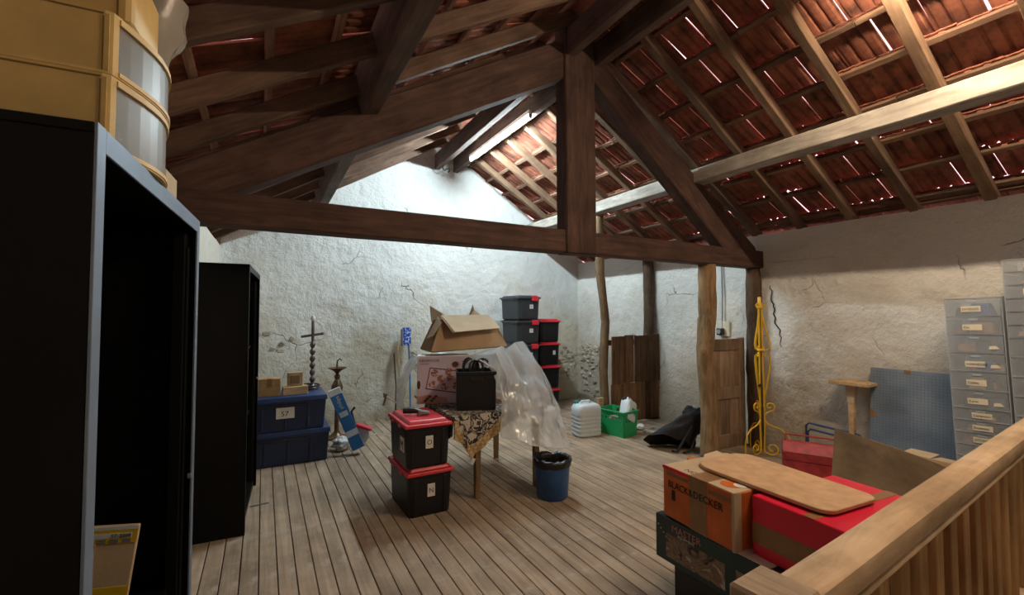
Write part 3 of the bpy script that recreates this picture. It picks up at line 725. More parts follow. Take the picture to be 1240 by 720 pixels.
MB().lathe([(.13, 0), (.13, .02), (.06, .05), (.03, .1), (.025, .45), (.05, .50), (.03, .54), (.06, .60), (.075, .66), (.05, .72), (.028, .76), (.04, .80), (.02, .83), (.03, .88)], 18).build('turned_stem', M_brass, t, smooth=True)
MB().lathe([(.01, .83), (.05, .87), (.115, .905), (.12, .912), (.05, .885), (.01, .86)], 20).build('dish', M_brass, t, smooth=True)
MB().tube([(0, 0, .86), (-.005, 0, .94), (.0, 0, 1.0), (.03, 0, 1.025), (.055, 0, 1.0)], .010, 8).build('hook', M_brass, t, smooth=True)
t = thing('long_carton', 'long bright blue carton leaning on the navy chests', 'box', (.915, 5.42, .052))
t.rotation_euler = (R(-6), R(-21.5), R(-4))
MB().box(0, .135, 0, .10, 0, .70).build('carton_body', M_bbox, t, bevel=.004)
MB().box(-.001, .136, -.001, .101, .66, .735).build('carton_end', M_bboxw, t, bevel=.004)
MB().box(.02, .11, -.0015, 0, .40, .46).build('printed_panel', M_bboxw, t); MB().box(-.001, .136, -.0015, .03, .16, .23).build('printed_band', M_iceb, t)
o = text('philips', .062, M_bboxw, t, (.085, -.002, .49), 'front', extra=math.pi/2)
t = thing('disc_cutter', 'red hand machine with a round grey wheel, on the floor behind the blue carton', 'machine', (1.06, 5.86, 0), R(-20))
b = MB(); b.lathe([(.055, 0), (.10, 0), (.125, .015), (.125, .035), (.10, .05), (.055, .05)], 24); b.xf(Matrix.Translation((0, 0, .127)) @ Matrix.Rotation(math.pi/2, 4, 'X')); b.build('wheel', M_silver, t, smooth=True)
b = MB(); b.lathe([(.0, 0), (.056, 0), (.056, .03), (.0, .03)], 18, caps=False); b.xf(Matrix.Translation((0, -.008, .127)) @ Matrix.Rotation(math.pi/2, 4, 'X')); b.build('hub', M_dark, t, smooth=True)
MB().prism([(-.10, .19), (-.02, .27), (.16, .20), (.15, .17), (-.02, .22)], 'y', -.06, .03).build('guard', M_red, t, bevel=.006)
MB().tube([(-.05, 0, .25), (-.10, .05, .40), (-.06, .05, .45)], .014, 8).build('handle', M_dark, t, smooth=True)
def lump(rx, ry, rz, seed, amp=.25):
    def f(u, v):
        a = 2*math.pi*u; p = math.pi*(v-.5)
        d = Vector((math.cos(a)*math.cos(p), math.sin(a)*math.cos(p), math.sin(p)))
        k = 1+amp*noise.noise(d*2.1+Vector((seed, 0, 0)))+amp*.5*noise.noise(d*5+Vector((0, seed, 0)))
        return (d.x*rx*k, d.y*ry*k, max(-rz, d.z*rz*k)+rz)
    return MB().grid(f, 28, 16)
tag(lump(.10, .09, .075, 3, .5).build('crumpled_bag', M_wbag, None, (.83, 5.72, 0), smooth='all'), 'white crumpled bag on the floor beside the blue carton', 'bag')
t = thing('leaning_tool', 'rusty pick head with pale handle leaning at the gable wall behind the red tubs', 'tool', (1.62, 6.93, 0))
MB().tube([(.0, 0, .36), (-.01, -.01, .42), (.03, -.01, .40), (.0, 0, .30), (-.02, -.02, .24)], .016, 8).build('pick_head', M_brass, t, smooth=True)
MB().tube([(.02, -.02, .37), (.10, -.05, .32), (.17, -.07, .26)], .011, 8).build('handle', M_plainwood, t, smooth=True)
t = thing('blue_headed_broom', 'upturned broom with blue and white sleeve leaning against the gable wall', 'broom', (1.94, 6.90, 0))
MB().box(-.062, .062, -.03, .03, 1.13, 1.40).build('sleeve', M_bprint, t, bevel=.006); MB().box(-.085, -.055, -.03, .03, 1.12, 1.38).build('bristles', M_grey, t, bevel=.006)
MB().tube([(.03, 0, 1.15), (.05, -.01, .8), (.06, -.03, 0.012)], .012, 8).build('handle', M_bbox, t, smooth=True)
for i, (xx, z1, yy) in enumerate(((1.825, 1.17, 6.93), (1.775, 1.0, 6.95))):
    o = MB().tube([(0, 0, .0), (.01, .02, z1*.5), (-.015, .06, z1)], .011, 8)
    tag(o.build('wooden_pole', M_plainwood if i == 0 else M_postd, None, (xx, yy-.06, .012), smooth=True), ['pale wooden pole beside the blue broom', 'dark thin pole leftmost of the sticks at the gable wall'][i], 'pole')
o = MB().tube([(1.30+.03*i, 6.2+.10*math.sin(i*.6)-.02*i, .006) for i in range(18)], .005, 6)
tag(o.build('white_cable', M_paper, None, smooth=True), 'thin white cable on the floor behind the red lidded tubs', 'cable')

# ------------------------------------------------------------------ lidded tubs
def tub(label, loc, rotz, W, Dp, H, lidm, bodym, group, latch=None, lab=None, letter=None, side=None):
    t = thing('storage_tub', label, 'storage tub', loc, rotz, group)
    # body: rounded recessed corners
    def ring(w, d, z): return [(-w/2+.03, 0, z), (w/2-.03, 0, z), (w/2-.006, .02, z), (w/2, .04, z), (w/2, d-.04, z), (w/2-.03, d, z), (-w/2+.03, d, z), (-w/2, d-.04, z), (-w/2, .04, z), (-w/2+.006, .02, z)]
    lv = [ring(W-.055, Dp-.07, 0), ring(W-.05, Dp-.06, .02), ring(W-.028, Dp-.045, H-.075), ring(W-.010, Dp-.03, H-.07), ring(W-.010, Dp-.03, H-.05)]
    offs = [.035, .03, .022, .015, .015]
    b = MB(); n = 10; V = []
    for L_, of in zip(lv, offs): V += [(p[0], p[1]+of, p[2]) for p in L_]
    F = [tuple(range(n))[::-1], tuple(range(4*n, 5*n))]
    for j in range(4):
        for k in range(n): F.append((j*n+k, j*n+(k+1) % n, (j+1)*n+(k+1) % n, (j+1)*n+k))
    b.add(V, F).build('tub_body', bodym, t)
    for s in (-.62, .62): MB().box(s*W*.5-.018, s*W*.5+.018, .016, .045, .02, H-.075).build('corner_flute', bodym, t, bevel=.006)
    l = MB(); l.taper((-W/2, W/2, 0, Dp, H-.052), (-W/2+.006, W/2-.006, .006, Dp-.006, H-.026)); lid = l.build('lid', lidm, t, bevel=.006, bseg=2)
    MB().taper((-W/2+.03, W/2-.03, .03, Dp-.03, H-.026), (-W/2+.05, W/2-.05, .05, Dp-.05, H-.0005)).build('lid_dome', lidm, lid, bevel=.006)
    for yy in (.30, .68): MB().box(-W/2-.005, -W/2+.02, Dp*yy-.035, Dp*yy+.035, H-.072, H-.05).build('lid_tab', lidm, lid, bevel=.004)
    if latch: MB().box(W*.10, W*.38, -.012, .03, H-.09, H-.012).build('latch', latch, t, bevel=.006)
    if lab:
        w, h, cx, cz = lab; q = MB().box(cx-w/2, cx+w/2, .0185, .026, cz-h/2, cz+h/2).build('paper_label', M_paper, t)
        if letter: text(letter, h*.55, M_ink, q, (cx, .0178, cz-h*.2), 'front', align='CENTER')
    if side:
        q = MB().box(-W/2+.0155, -W/2+.024, Dp*.16, Dp*.36, H*.32, H*.62).build('side_label', M_paper, t); text(side, .11, M_ink, q, (-W/2+.0148, Dp*.34, H*.36), 'left')
    return t
tub('lower black tub with dusty red lid, paper label N', (1.205, 3.53, 0), R(1.5), .40, .58, .38, M_red, M_tub, 'red lidded tubs in front of the table', lab=(.062, .10, .005, .20), letter='N')
tub('upper black tub with red lid, paper label O', (1.19, 3.54, .381), R(0), .40, .58, .375, M_red, M_tub, 'red lidded tubs in front of the table', lab=(.062, .10, .005, .20), letter='O', side='M')
t = thing('hot_glue_gun', 'black hand tool lying on the upper red lid', 'tool', (1.13, 3.80, .757), R(-15))
MB().tube([(-.08, .02, .035), (-.02, .0, .04), (.06, 0, .03)], [.024, .028, .016], 8).build('tool_body', M_dark, t, smooth=True)
MB().prism([(.03, .0), (.055, .0), (.10, .012), (.14, .012), (.13, .03), (.07, .04), (.04, .05)], 'y', -.05, .02).build('grip', M_grey, t, bevel=.006)
pos = ['topmost', 'second from the top', 'third from the top', 'fourth from the top', 'lowest']
for i in range(5):
    tub(pos[i]+' of the charcoal tubs with a red latch by the gable wall', (3.70, 6.14+.01*((i*7) % 3), .381*(4-i)), R([2, -1, 1, 0, 0][i]), .43, .62, .38, M_tubg, M_tubg, 'charcoal tubs with red latches', latch=M_red, lab=(.065, .065, .04, .20), letter='K' if i == 0 else None)
for i in range(4):
    tub(['topmost', 'second', 'third', 'lowest'][i]+' of the black red-lidded tubs stacked by the gable wall', (4.20, 6.30, .381*(3-i)), R([0, 1, -1, 0][i]), .42, .60, .38, M_red, M_tub, 'red lidded tubs at the gable wall', lab=(.05, .07, .08, .2) if i == 1 else None)

# ------------------------------------------------------------------ table with its load
t = thing('table', 'wooden table under the cloth and plastic sheet', 'table', (1.42, 3.58, 0))
MB().box(0, .92, 0, 1.16, .725, .755).build('table_top', M_door, t, bevel=.004)
for xx, yy in ((.225, .07), (.83, .07), (.225, 1.0), (.88, 1.0)): MB().taper((xx, xx+.045, yy, yy+.045, 0), (xx-.004, xx+.052, yy-.004, yy+.052, .66)).build('leg', M_post, t, bevel=.003)
MB().box(.20, .92, .06, .085, .645, .725).build('apron', M_door, t); MB().box(.20, .92, 1.03, 1.055, .645, .725).build('apron', M_door, t)
# cloth: top, front and left falls with a slanting border
t = thing('tablecloth', 'dark leaf-print cloth with gold border hanging off the table corner', 'tablecloth', (0, 0, 0))
zt = .7565
def drop(x):   # hem height along the front, local to world X
    if x < 1.49: return .52+(1.49-x)*.6
    if x < 1.56: return .50-(x-1.49)*1.5
    return .395+(x-1.56)*.72
def front(u, v):
    x = 1.40+.60*u; h = max(.02, zt-max(.39, min(.70, drop(x))))
    y = 3.565-.012*math.sin(x*46)*v-.03*v*(1-v)
    return (x, y, zt-h*v)
b = MB(); b.grid(front, 60, 14)
b.grid(lambda u, v: (1.40+.60*u, 3.565+.75*v, zt+.002*math.sin(u*20+v*14)), 20, 16)
def leftf(u, v): return (1.405-.010*v-.008*math.sin(u*40)*v, 3.565+.75*u, zt-(.16+.07*math.sin(u*5))*v)
b.grid(leftf, 40, 8)
nf = 60*14
b.build('cloth', M_cloth, t, smooth='all', fixn=False)
def bord(u, v):
    x = 1.52+.40*u; zz = max(.39, min(.70, drop(x))); w = .10
    return (x, 3.556-.012*math.sin(x*46)*(1-v)-.004, zz+w*v)
bb = MB(); bb.grid(bord, 40, 4); bb.build('border', M_border, t, smooth='all', fixn=False)
bb = MB(); bb.grid(lambda u, v: (1.405+.085*u, 3.553-.012*math.sin((1.405+.085*u)*46), drop(1.405+.085*u)+.16*v), 10, 4); bb.build('border', M_border, t, smooth='all', fixn=False)
MB().box(-.02, .02, -.002, .002, -.05, 0).build('care_label', M_paper, t, (1.575, 3.53, .40), (R(10), R(25), R(20)))
# mixer carton
t = thing('kitchen_appliance_carton', 'lilac printed baking appliance carton on the table', 'box', (1.285, 4.21, zt+.004), R(-19))
MB().box(0, .50, 0, .22, 0, .445).build('carton_body', M_lilac, t, bevel=.003)
MB().box(.0, .50, .01, .21, .445, .452).build('carton_lid', M_paper, t, bevel=.002)
text('KENWOOD', .035, M_ink, t, (.022, -.0012, .395), 'front')
text('CUPCAKE MAKER', .011, M_ink, t, (.024, -.0012, .375), 'front')
def fr(poly, m, y=-.001, name='printed_shape'): return MB().prism(poly, 'y', y-.0006, y).build(name, m, t)
def disc(cx, cz, rx, rz, n=18): return [(cx+rx*math.cos(2*math.pi*i/n), cz+rz*math.sin(2*math.pi*i/n)) for i in range(n)]
fr([(.08, .14), (.46, .08), (.47, .30), (.12, .345)], M_brownprint, -.001)
fr([(.09, .148), (.45, .092), (.46, .29), (.127, .335)], M_lilac, -.0016)
for cx, cz in ((.165, .29), (.225, .235), (.145, .185), (.26, .16), (.315, .24), (.37, .165), (.30, .30)):
    fr(disc(cx, cz, .036, .036), M_cake, -.0022, 'printed_cupcake')
fr(disc(.365, .365, .042, .034), M_pinkprint, -.001); fr(disc(.36, .37, .03, .026), M_brownprint, -.0016)
fr(disc(.022, .18, .02, .05), M_paper, -.001); fr(disc(.018, .18, .016, .042), M_brownprint, -.0016)
fr([(.38, .20), (.498, .16), (.498, .30), (.46, .31)], M_purple, -.0028)
fr([(.42, .40), (.498, .34), (.498, .39)], M_purple, -.001)
fr([(.002, .002), (.30, .002), (.28, .055), (.10, .085), (.002, .07)], M_pinkprint, -.001)
for i in range(6): fr(disc(.08+i*.02, .03+.02*(i % 3), .016, .012, 10), M_brownprint, -.0018)
# black crate with cable heap
t = thing('black_crate', 'black plastic crate at the front edge of the table', 'crate', (1.51, 3.755, zt+.004), R(-20))
b = MB(); Wc, Dc, Hc = .345, .27, .335
b.box(0, Wc, 0, Dc, 0, .008); b.box(0, Wc, 0, .008, .008, Hc); b.box(0, Wc, Dc-.008, Dc, .008, Hc); b.box(0, .008, .008, Dc-.008, .008, Hc); b.box(Wc-.008, Wc, .008, Dc-.008, .008, Hc)
b.build('crate_body', M_tub, t, bevel=.003)
r_ = MB(); r_.box(-.006, Wc+.006, -.006, .006, Hc-.025, Hc+.004); r_.box(-.006, Wc+.006, Dc-.006, Dc+.006, Hc-.025, Hc+.004); r_.box(-.006, .006, .006, Dc-.006, Hc-.025, Hc+.004); r_.box(Wc-.006, Wc+.006, .006, Dc-.006, Hc-.025, Hc+.004)
r_.build('rim', M_tub, t, bevel=.003)
MB().box(.115, .23, -.008, .002, .255, .29).build('hand_hole', M_ink, t, bevel=.006)
b = MB(); rnd = random.Random(9)
for i in range(9):
    cx, cy = rnd.uniform(.12, .30), rnd.uniform(.10, .22); rr = rnd.uniform(.05, .085); tl = rnd.uniform(-1., 1.)
    b.tube([(cx+rr*math.cos(a)*math.cos(tl), cy+rr*math.cos(a)*math.sin(tl)*.6, Hc+.03+rr*1.0*math.sin(a)) for a in [2*math.pi*k/16 for k in range(17)]], .009, 6)
hp = b.build('cable_heap', M_dark, None, (1.50, 3.75, zt+.004), (0, 0, R(-20)), smooth=True); tag(hp, 'tangle of black cables heaped in the black crate', 'cables')
b = MB(); b.tube([(1.72, 3.74, 1.20), (1.84, 3.70, 1.12)], .006, 6); tag(b.build('white_rod', M_paper, None, smooth=True), 'thin white rod resting on the black cables', 'rod')
# open upturned cardboard box
t = thing('cardboard_box', 'open brown cardboard box with loose flaps atop the appliance carton', 'box', (1.40, 4.14, 1.225), R(-3))
def sheet4(a, b_, c, d, th, name, m):
    A, B, C_, D_ = map(Vector, (a, b_, c, d)); n = (B-A).cross(D_-A).normalized()*th
    return MB().add([A, B, C_, D_, A+n, B+n, C_+n, D_+n], [(0,1,2,3),(7,6,5,4),(0,4,5,1),(1,5,6,2),(2,6,7,3),(3,7,4,0)]).build(name, m, t)
sheet4((0, 0, .03), (.79, .0, .06), (.67, .16, .36), (.16, .16, .35), .006, 'front_panel', M_card)
sheet4((0, .42, .03), (.80, .42, .06), (.72, .34, .34), (.12, .34, .33), .006, 'back_panel', M_cardd)
sheet4((0, .0, .03), (0, .42, .03), (.10, .36, .28), (.10, .10, .26), .006, 'side_panel', M_cardd)
sheet4((.79, .0, .06), (.79, .42, .06), (.70, .36, .30), (.70, .10, .30), .006, 'side_panel', M_card)
sheet4((.01, .01, .02), (.79, .01, .05), (.79, .41, .05), (.01, .41, .02), .006, 'bottom_panel', M_cardd)
sheet4((.15, .17, .375), (.66, .17, .38), (.72, .0, .245), (.22, -.05, .215), .006, 'front_flap', M_cardp)
sheet4((.15, .17, .375), (.22, -.05, .215), (.20, -.05, .205), (.13, .14, .36), .005, 'flap_edge', M_cardd)
sheet4((.12, .20, .36), (.10, .02, .30), (.02, .02, .18), (.0, .16, .15), .006, 'left_flap', M_cardp)
sheet4((.10, .36, .30), (.30, .36, .34), (.16, .42, .44), (.10, .42, .47), .006, 'rear_flap', M_cardp)
sheet4((.50, .36, .34), (.70, .36, .34), (.60, .44, .43), (.585, .44, .49), .006, 'rear_flap', M_card)
# clear plastic sheet: one continuous drape over the load and down the right side
t = thing('plastic_sheet', 'crinkled clear plastic sheet draped over the right of the table', 'plastic sheet', (0, 0, 0))
top = [(1.80, 3.72, 1.13), (1.88, 3.74, 1.26), (1.98, 3.82, 1.31), (2.08, 3.90, 1.285), (2.22, 3.98, 1.33), (2.34, 4.05, 1.33), (2.46, 4.14, 1.27), (2.56, 4.25, 1.17)]
bot = [(1.78, 3.44, .58), (1.86, 3.37, .555), (1.98, 3.32, .515), (2.12, 3.30, .475), (2.26, 3.33, .44), (2.42, 3.42, .39), (2.58, 3.56, .34), (2.70, 3.76, .32)]
def lerp_poly(P, u):
    f = u*(len(P)-1); i = min(int(f), len(P)-2); w = f-i; w = w*w*(3-2*w)*.5+w*.5
    return Vector(P[i]).lerp(Vector(P[i+1]), w)
def drape(u, v):
    A = lerp_poly(top, u); B = lerp_poly(bot, u)
    p = A.lerp(B, v); bulge = math.sin(math.pi*min(1, v*1.15))*.085*(1-v*.5)
    d = Vector((.45, -.85, .15))*bulge
    fold = (math.sin(u*27+v*2.5+1.2*noise.noise(Vector((u*5, v*3, 0))))*.016 + noise.noise(Vector((u*9, v*7, 4)))*.030 + .018*abs(noise.noise(Vector((u*17, v*12, 8)))))*(.25+.95*v)
    sag = -.10*math.exp(-((u-.44)/.05)**2)*math.exp(-((v-.22)/.14)**2)
    return tuple(p+d+Vector((fold*.5, -fold, fold*.3+sag)))
b = MB(); b.grid(drape, 90, 60)
# fold running back over the load, under the cardboard box
def over(u, v):
    A = lerp_poly(top, u); B = Vector((1.50+.95*u, 4.60, 1.16-.30*u*u+.05*math.sin(u*9)))
    p = A.lerp(B, v); return tuple(p+Vector((0, 0, -.03*math.sin(math.pi*v)+.02*noise.noise(Vector((u*7, v*5, 1))))))
b.grid(over, 60, 14)
def rightside(u, v):   # right edge falling towards the back
    A = lerp_poly(top, 1.0).lerp(Vector((2.45, 4.60, .86)), u); B = Vector(bot[-1]).lerp(Vector((2.62, 4.62, .45)), u)
    p = A.lerp(B, v); f_ = .03*noise.noise(Vector((u*6, v*6, 7)))+.012*math.sin(u*19)
    return tuple(p+Vector((f_+.07*math.sin(math.pi*v), 0, 0)))
b.grid(rightside, 24, 30)
b.build('drape', M_sheet, t, smooth='all', fixn=False)
def leftpiece(u, v):
    p = Vector((1.255-.10*v**.7+.07*u*(1-v), 4.12+.36*u, 1.19-.54*v)); f_ = .025*noise.noise(Vector((u*5, v*5, 3)))+.010*math.sin(u*17+v*4)
    return (p.x-.05*math.sin(math.pi*min(1, v*1.1))+f_, p.y-f_, p.z+.02*math.sin(u*6)*(1-v))
b = MB(); b.grid(leftpiece, 30, 36); b.build('left_fall', M_sheet, t, smooth='all', fixn=False)

# ------------------------------------------------------------------ bin, cans and crate on the floor
t = thing('waste_bin', 'blue waste bin with a black liner in front of the table', 'bin', (2.275, 3.40, 0))
MB().lathe([(.0, .004), (.130, 0), (.138, .01), (.158, .30), (.166, .305), (.166, .325), (.158, .325), (.154, .30), (.132, .02), (0, .02)], 32, caps=False).build('bin_body', M_bin, t, smooth=True)
def liner(u, v):
    a = 2*math.pi*u; w = noise.noise(Vector((math.cos(a)*3, math.sin(a)*3, v*2)))
    if v < .5: k = v/.5; r = .178+.008*w-.012*(1-k); z = .280+.016*w+.057*k
    else: k = (v-.5)/.5; r = .163-.028*k**.35+.004*w; z = .337+.012*w*(1-k)-.14*k
    if .42 < v < .58: z += .012+.010*w
    return (r*math.cos(a), r*math.sin(a), z)
MB().grid(liner, 48, 12).build('liner', M_binbag, t, smooth='all', fixn=False)
b = MB(); b.lathe([(0, .19), (.145, .195)], 24, caps=False); b.build('liner_bottom', M_binbag, t)

def jerrycan(name, label, loc, rotz, W, Dp, H, capm, ribs=True, labeled=False):
    t = thing(name, label, 'jerrycan', loc, rotz)
    n = 26; V = []; F = []; m = 20
    for j in range(n+1):
        v = j/n; z = v*H
        k = 1.0
        if v < .06: k = .90+.10*math.sin(v/.06*math.pi/2)
        if v > .80: k = .42+.58*math.cos((v-.80)/.20*math.pi/2)**.55
        rib = -.010*max(0, math.sin((v-.10)*2*math.pi/.125)) if ribs and .10 < v < .62 else 0
        for i in range(m):
            a = 2*math.pi*i/m; c, s_ = math.cos(a), math.sin(a)
            ex = .38
            x = (abs(c)**ex)*math.copysign(1, c)*(W/2+rib)*(k if v <= .06 else 1-(1-k)*.5); y = (abs(s_)**ex)*math.copysign(1, s_)*(Dp/2+rib)*(k if v <= .06 else 1-(1-k)*.35)
            V.append((x, y, z))
    for j in range(n):
        for i in range(m): F.append((j*m+i, j*m+(i+1) % m, (j+1)*m+(i+1) % m, (j+1)*m+i))
    F.append(tuple(range(m))[::-1]); F.append(tuple(range(n*m, (n+1)*m)))
    MB().add(V, F).build('can_body', M_hdpe, t, smooth='all')
    MB().tube([(-W*.25, 0, H-.02), (-W*.2, 0, H+.03), (W*.12, 0, H+.03), (W*.2, 0, H-.02)], .016, 8).build('handle', M_hdpe, t, smooth=True)
    MB().lathe([(.026, H-.02), (.030, H+.0), (.030, H+.03), (.024, H+.034)], 14, (-W*.32, Dp*.22, 0)).build('cap', capm, t, smooth=True)
    if labeled:
        q = MB().box(-W*.36, W*.30, -Dp/2-.003, -Dp/2+.004, H*.32, H*.68).build('printed_label', M_paper, t); MB().box(-W*.3, W*.1, -Dp/2-.004, -Dp/2, H*.36, H*.45).build('printed_block', M_rose, q); MB().box(-W*.1, W*.25, -Dp/2-.004, -Dp/2, H*.48, H*.64).build('printed_block', M_capg, q)
    return t
jerrycan('jerrycan', 'large milky white ribbed jerrycan on the floor beside the green crate', (3.80, 4.86, 0), R(-8), .36, .26, .42, M_capg)
t = thing('ventilation_box', 'ivory box with a round black opening behind the plastic sheet', 'box', (3.40, 5.0, 0), R(28))
MB().box(-.16, .14, 0, .28, 0, .36).build('box_body', M_ivory, t, bevel=.004)
b = MB(); b.lathe([(.0, 0), (.09, 0), (.095, .006), (.085, .008), (0, .004)], 24, caps=False); b.xf(Matrix.Translation((.03, -.001, .19)) @ Matrix.Rotation(math.pi/2, 4, 'X')); b.build('round_opening', M_ink, t, smooth=True)
t = thing('green_crate', 'bright green plastic basket crate with pierced handles', 'crate', (4.10, 4.47, 0), R(10))
W_, D_, H_ = .31, .44, .335
b = MB()
def pierced(p0, ux, w0, w1, slots, hand):   # tapered wall panel made of strips round its slots
    pass
b.taper((.02, W_-.02, .02, D_-.02, 0), (.018, W_-.018, .018, D_-.018, .012))
def wall_(ax, off, off2, L0, L1, gaps):
    """wall as strips; gaps = (z0,z1,[(u0,u1)...]) openings along the length"""
    zs = sorted({0., H_} | {g[0] for g in gaps} | {g[1] for g in gaps})
    for za, zb in zip(zs[:-1], zs[1:]):
        op = [g[2] for g in gaps if g[0] <= za and g[1] >= zb]
        spans = [(0., 1.)]
        if op:
            spans = []; c = 0.
            for (a, e) in op[0]: spans.append((c, a)); c = e
            spans.append((c, 1.))
        for (a, e) in spans:
            def P(u, z, th):
                k = z/H_; lo = .02*(1-k); L_ = L0+(L1-L0)*k; o_ = off+(off2-off)*k + th
                c_ = lo + u*L_
                return (c_, o_, z) if ax == 'x' else (o_, c_, z)
            s_ = .006 if off < .1 else -.006
            V = [P(a, za, 0), P(e, za, 0), P(e, zb, 0), P(a, zb, 0), P(a, za, s_), P(e, za, s_), P(e, zb, s_), P(a, zb, s_)]
            b.add(V, [(0,1,2,3),(7,6,5,4),(0,4,5,1),(1,5,6,2),(2,6,7,3),(3,7,4,0)])
gx = [(.19, .215, [(.18, .28), (.36, .46), (.54, .64), (.72, .82)]), (.225, .25, [(.14, .24), (.32, .42), (.58, .68), (.76, .86)]), (.265, .30, [(.28, .72)])]
gy = [(.17, .20, [(.08, .14), (.86, .92)]), (.215, .245, [(.10, .22), (.30, .40), (.46, .56), (.62, .72), (.80, .90)]), (.262, .305, [(.20, .80)])]
wall_('x', .02, 0, W_-.04, W_, gx); wall_('x', D_-.02, D_, W_-.04, W_, gx); wall_('y', .02, 0, D_-.04, D_, gy); wall_('y', W_-.02, W_, D_-.04, D_, gy)
b.build('basket', M_green, t)
r_ = MB(); r_.box(-.012, W_+.012, -.012, .002, H_-.02, H_); r_.box(-.012, W_+.012, D_-.002, D_+.012, H_-.02, H_); r_.box(-.012, .002, -.012, D_+.012, H_-.02, H_); r_.box(W_-.002, W_+.012, -.012, D_+.012, H_-.02, H_); r_.build('rim', M_green, t, bevel=.003)
c = jerrycan('small_can', 'small white can with printed label lying in the green crate', (4.23, 4.56, .20), R(8), .20, .15, .27, M_dark, False, True)
c.rotation_euler = (R(-12), R(28), R(6))
MB().lathe([(.075, 0), (.075, .20)], 16).build('content', M_rose, None, (4.19, 4.78, .02))
tag(bpy.data.objects['content'], 'red round tin in the back of the green crate', 'tin'); bpy.data.objects['content'].name = 'paint_tin'
MB().tube([(4.30, 4.74, .02), (4.335, 4.76, .44)], .008, 6).build('white_stick', M_paper); tag(bpy.data.objects['white_stick'], 'white stick poking out of the green crate', 'stick')
t = thing('wooden_block', 'pale yellow wooden block standing at the crooked trunk post', 'block', (4.22, 5.08, 0)); MB().box(-.05, .05, -.03, .03, 0, .42).build('block_body', M_plainwood, t, bevel=.005)
rnd = random.Random(2); pts = []
for i in range(60):
    a = i*.33; pts.append((4.75+.16*math.cos(a)+.03*math.sin(a*2.3), 4.55+.13*math.sin(a)+.02*math.cos(a*1.7), .008+.004*(i % 5)))
tag(MB().tube(pts, .006, 6).build('coiled_wire', M_cable, None, smooth=True), 'loose grey cable coiled on the floor by the plank partition', 'cable')
tag(lump(.07, .06, .04, 11, .4).build('crumpled_paper', M_wbag, None, (4.62, 4.72, 0), smooth='all'), 'crumpled pale paper beside the green crate', 'paper')
# black folded bag
t = thing('black_bag', 'black fabric bag slumped behind the thick trunk post', 'bag', (4.45, 3.80, 0), R(-35))
def bagf(u, v):
    a = 2*math.pi*u; h = .50
    cx = -.20+.42*v; r = (.16*(1-v)**.6+.07)*(1+.22*noise.noise(Vector((math.cos(a)*2, math.sin(a)*2, v*4))))
    return (cx+r*1.2*math.cos(a)*(1-v*.4), .10*r/.16*math.sin(a)*1.1, max(0.003, .10+.42*v+r*.62*math.cos(a+2.0)-.05))
MB().grid(bagf, 24, 18).build('bag_body', M_fabric, t, smooth='all')
lump(.10, .07, .09, 5, .4).build('bag_top', M_fabric, t, (.06, .10, .30), (0, R(25), 0), smooth='all')
MB().tube([(.05, -.12, .30), (-.06, -.17, .14), (-.14, -.20, .02), (-.20, -.20, .03)], .014, 8).build('strap', M_fabric, t, smooth=True)
MB().tube([(.12, -.10, .25), (.02, -.18, .04), (-.08, -.22, .02)], .012, 8).build('strap', M_fabric, t, smooth=True)

# ------------------------------------------------------------------ yellow wrought-iron stand
t = thing('wrought_iron_stand', 'tall yellow wrought iron stand with scrolls by the wall post', 'stand', (5.03, 3.21, 0), 0)
def spiral(r0, z0, rad, turns, a0, sgn=1, n=22):
    return [(r0+rad*(1-.75*i/n)*math.cos(a0+sgn*2*math.pi*turns*i/n), z0+rad*(1-.75*i/n)*math.sin(a0+sgn*2*math.pi*turns*i/n)) for i in range(n+1)]
def leg_paths():
    out = []
    out.append([(.018, 1.74), (.022, 1.60), (.05, 1.46), (.085, 1.34), (.10, 1.27), (.09, 1.215), (.05, 1.19), (.03, 1.215), (.045, 1.24)])
    out.append([(.05, 1.165), (.035, 1.14), (.06, 1.12), (.095, 1.14), (.10, 1.08), (.085, .95), (.055, .78), (.03, .64), (.022, .55)])
    out.append([(.018, 1.74), (.02, 1.2), (.028, .6), (.03, .30), (.02, .08)])
    out.append(spiral(.085, .56, .055, 1.15, -math.pi/2, 1)[::-1]+[(.05, .48), (.03, .44)])
    out.append([(.03, .40), (.06, .36), (.12, .335), (.19, .315), (.25, .26), (.285, .17), (.29, .07), (.285, .008)])
    out.append([(.02, .10), (.03, .03)] + [(p, max(.01, q)) for p, q in spiral(.10, .085, .075, 1.2, -math.pi*.75, 1)])
    out.append([(.02, 1.70), (.045, 1.735), (.065, 1.72), (.06, 1.695)])
    return out
for k in range(3):
    a = 2*math.pi*k/3 + R(178)
    b = MB()
    for P in leg_paths(): b.tube([(r*math.cos(a), r*math.sin(a), z) for r, z in P], .0085, 6)
    b.build('scrolled_leg', M_yel, t, smooth=True)
MB().lathe([(.012, 1.66), (.034, 1.68), (.034, 1.72), (.02, 1.75), (.02, 1.80), (.012, 1.81)], 14).build('finial', M_yel, t, smooth=True)
MB().lathe([(.03, 1.185), (.045, 1.19), (.045, 1.205), (.03, 1.21)], 14).build('collar', M_yel, t, smooth=True)
MB().lathe([(.0, .78), (.02, .785), (.024, .80), (.0, .82)], 10, (-.05, -.02, 0), caps=False).build('knob', M_dark, t, smooth=True)

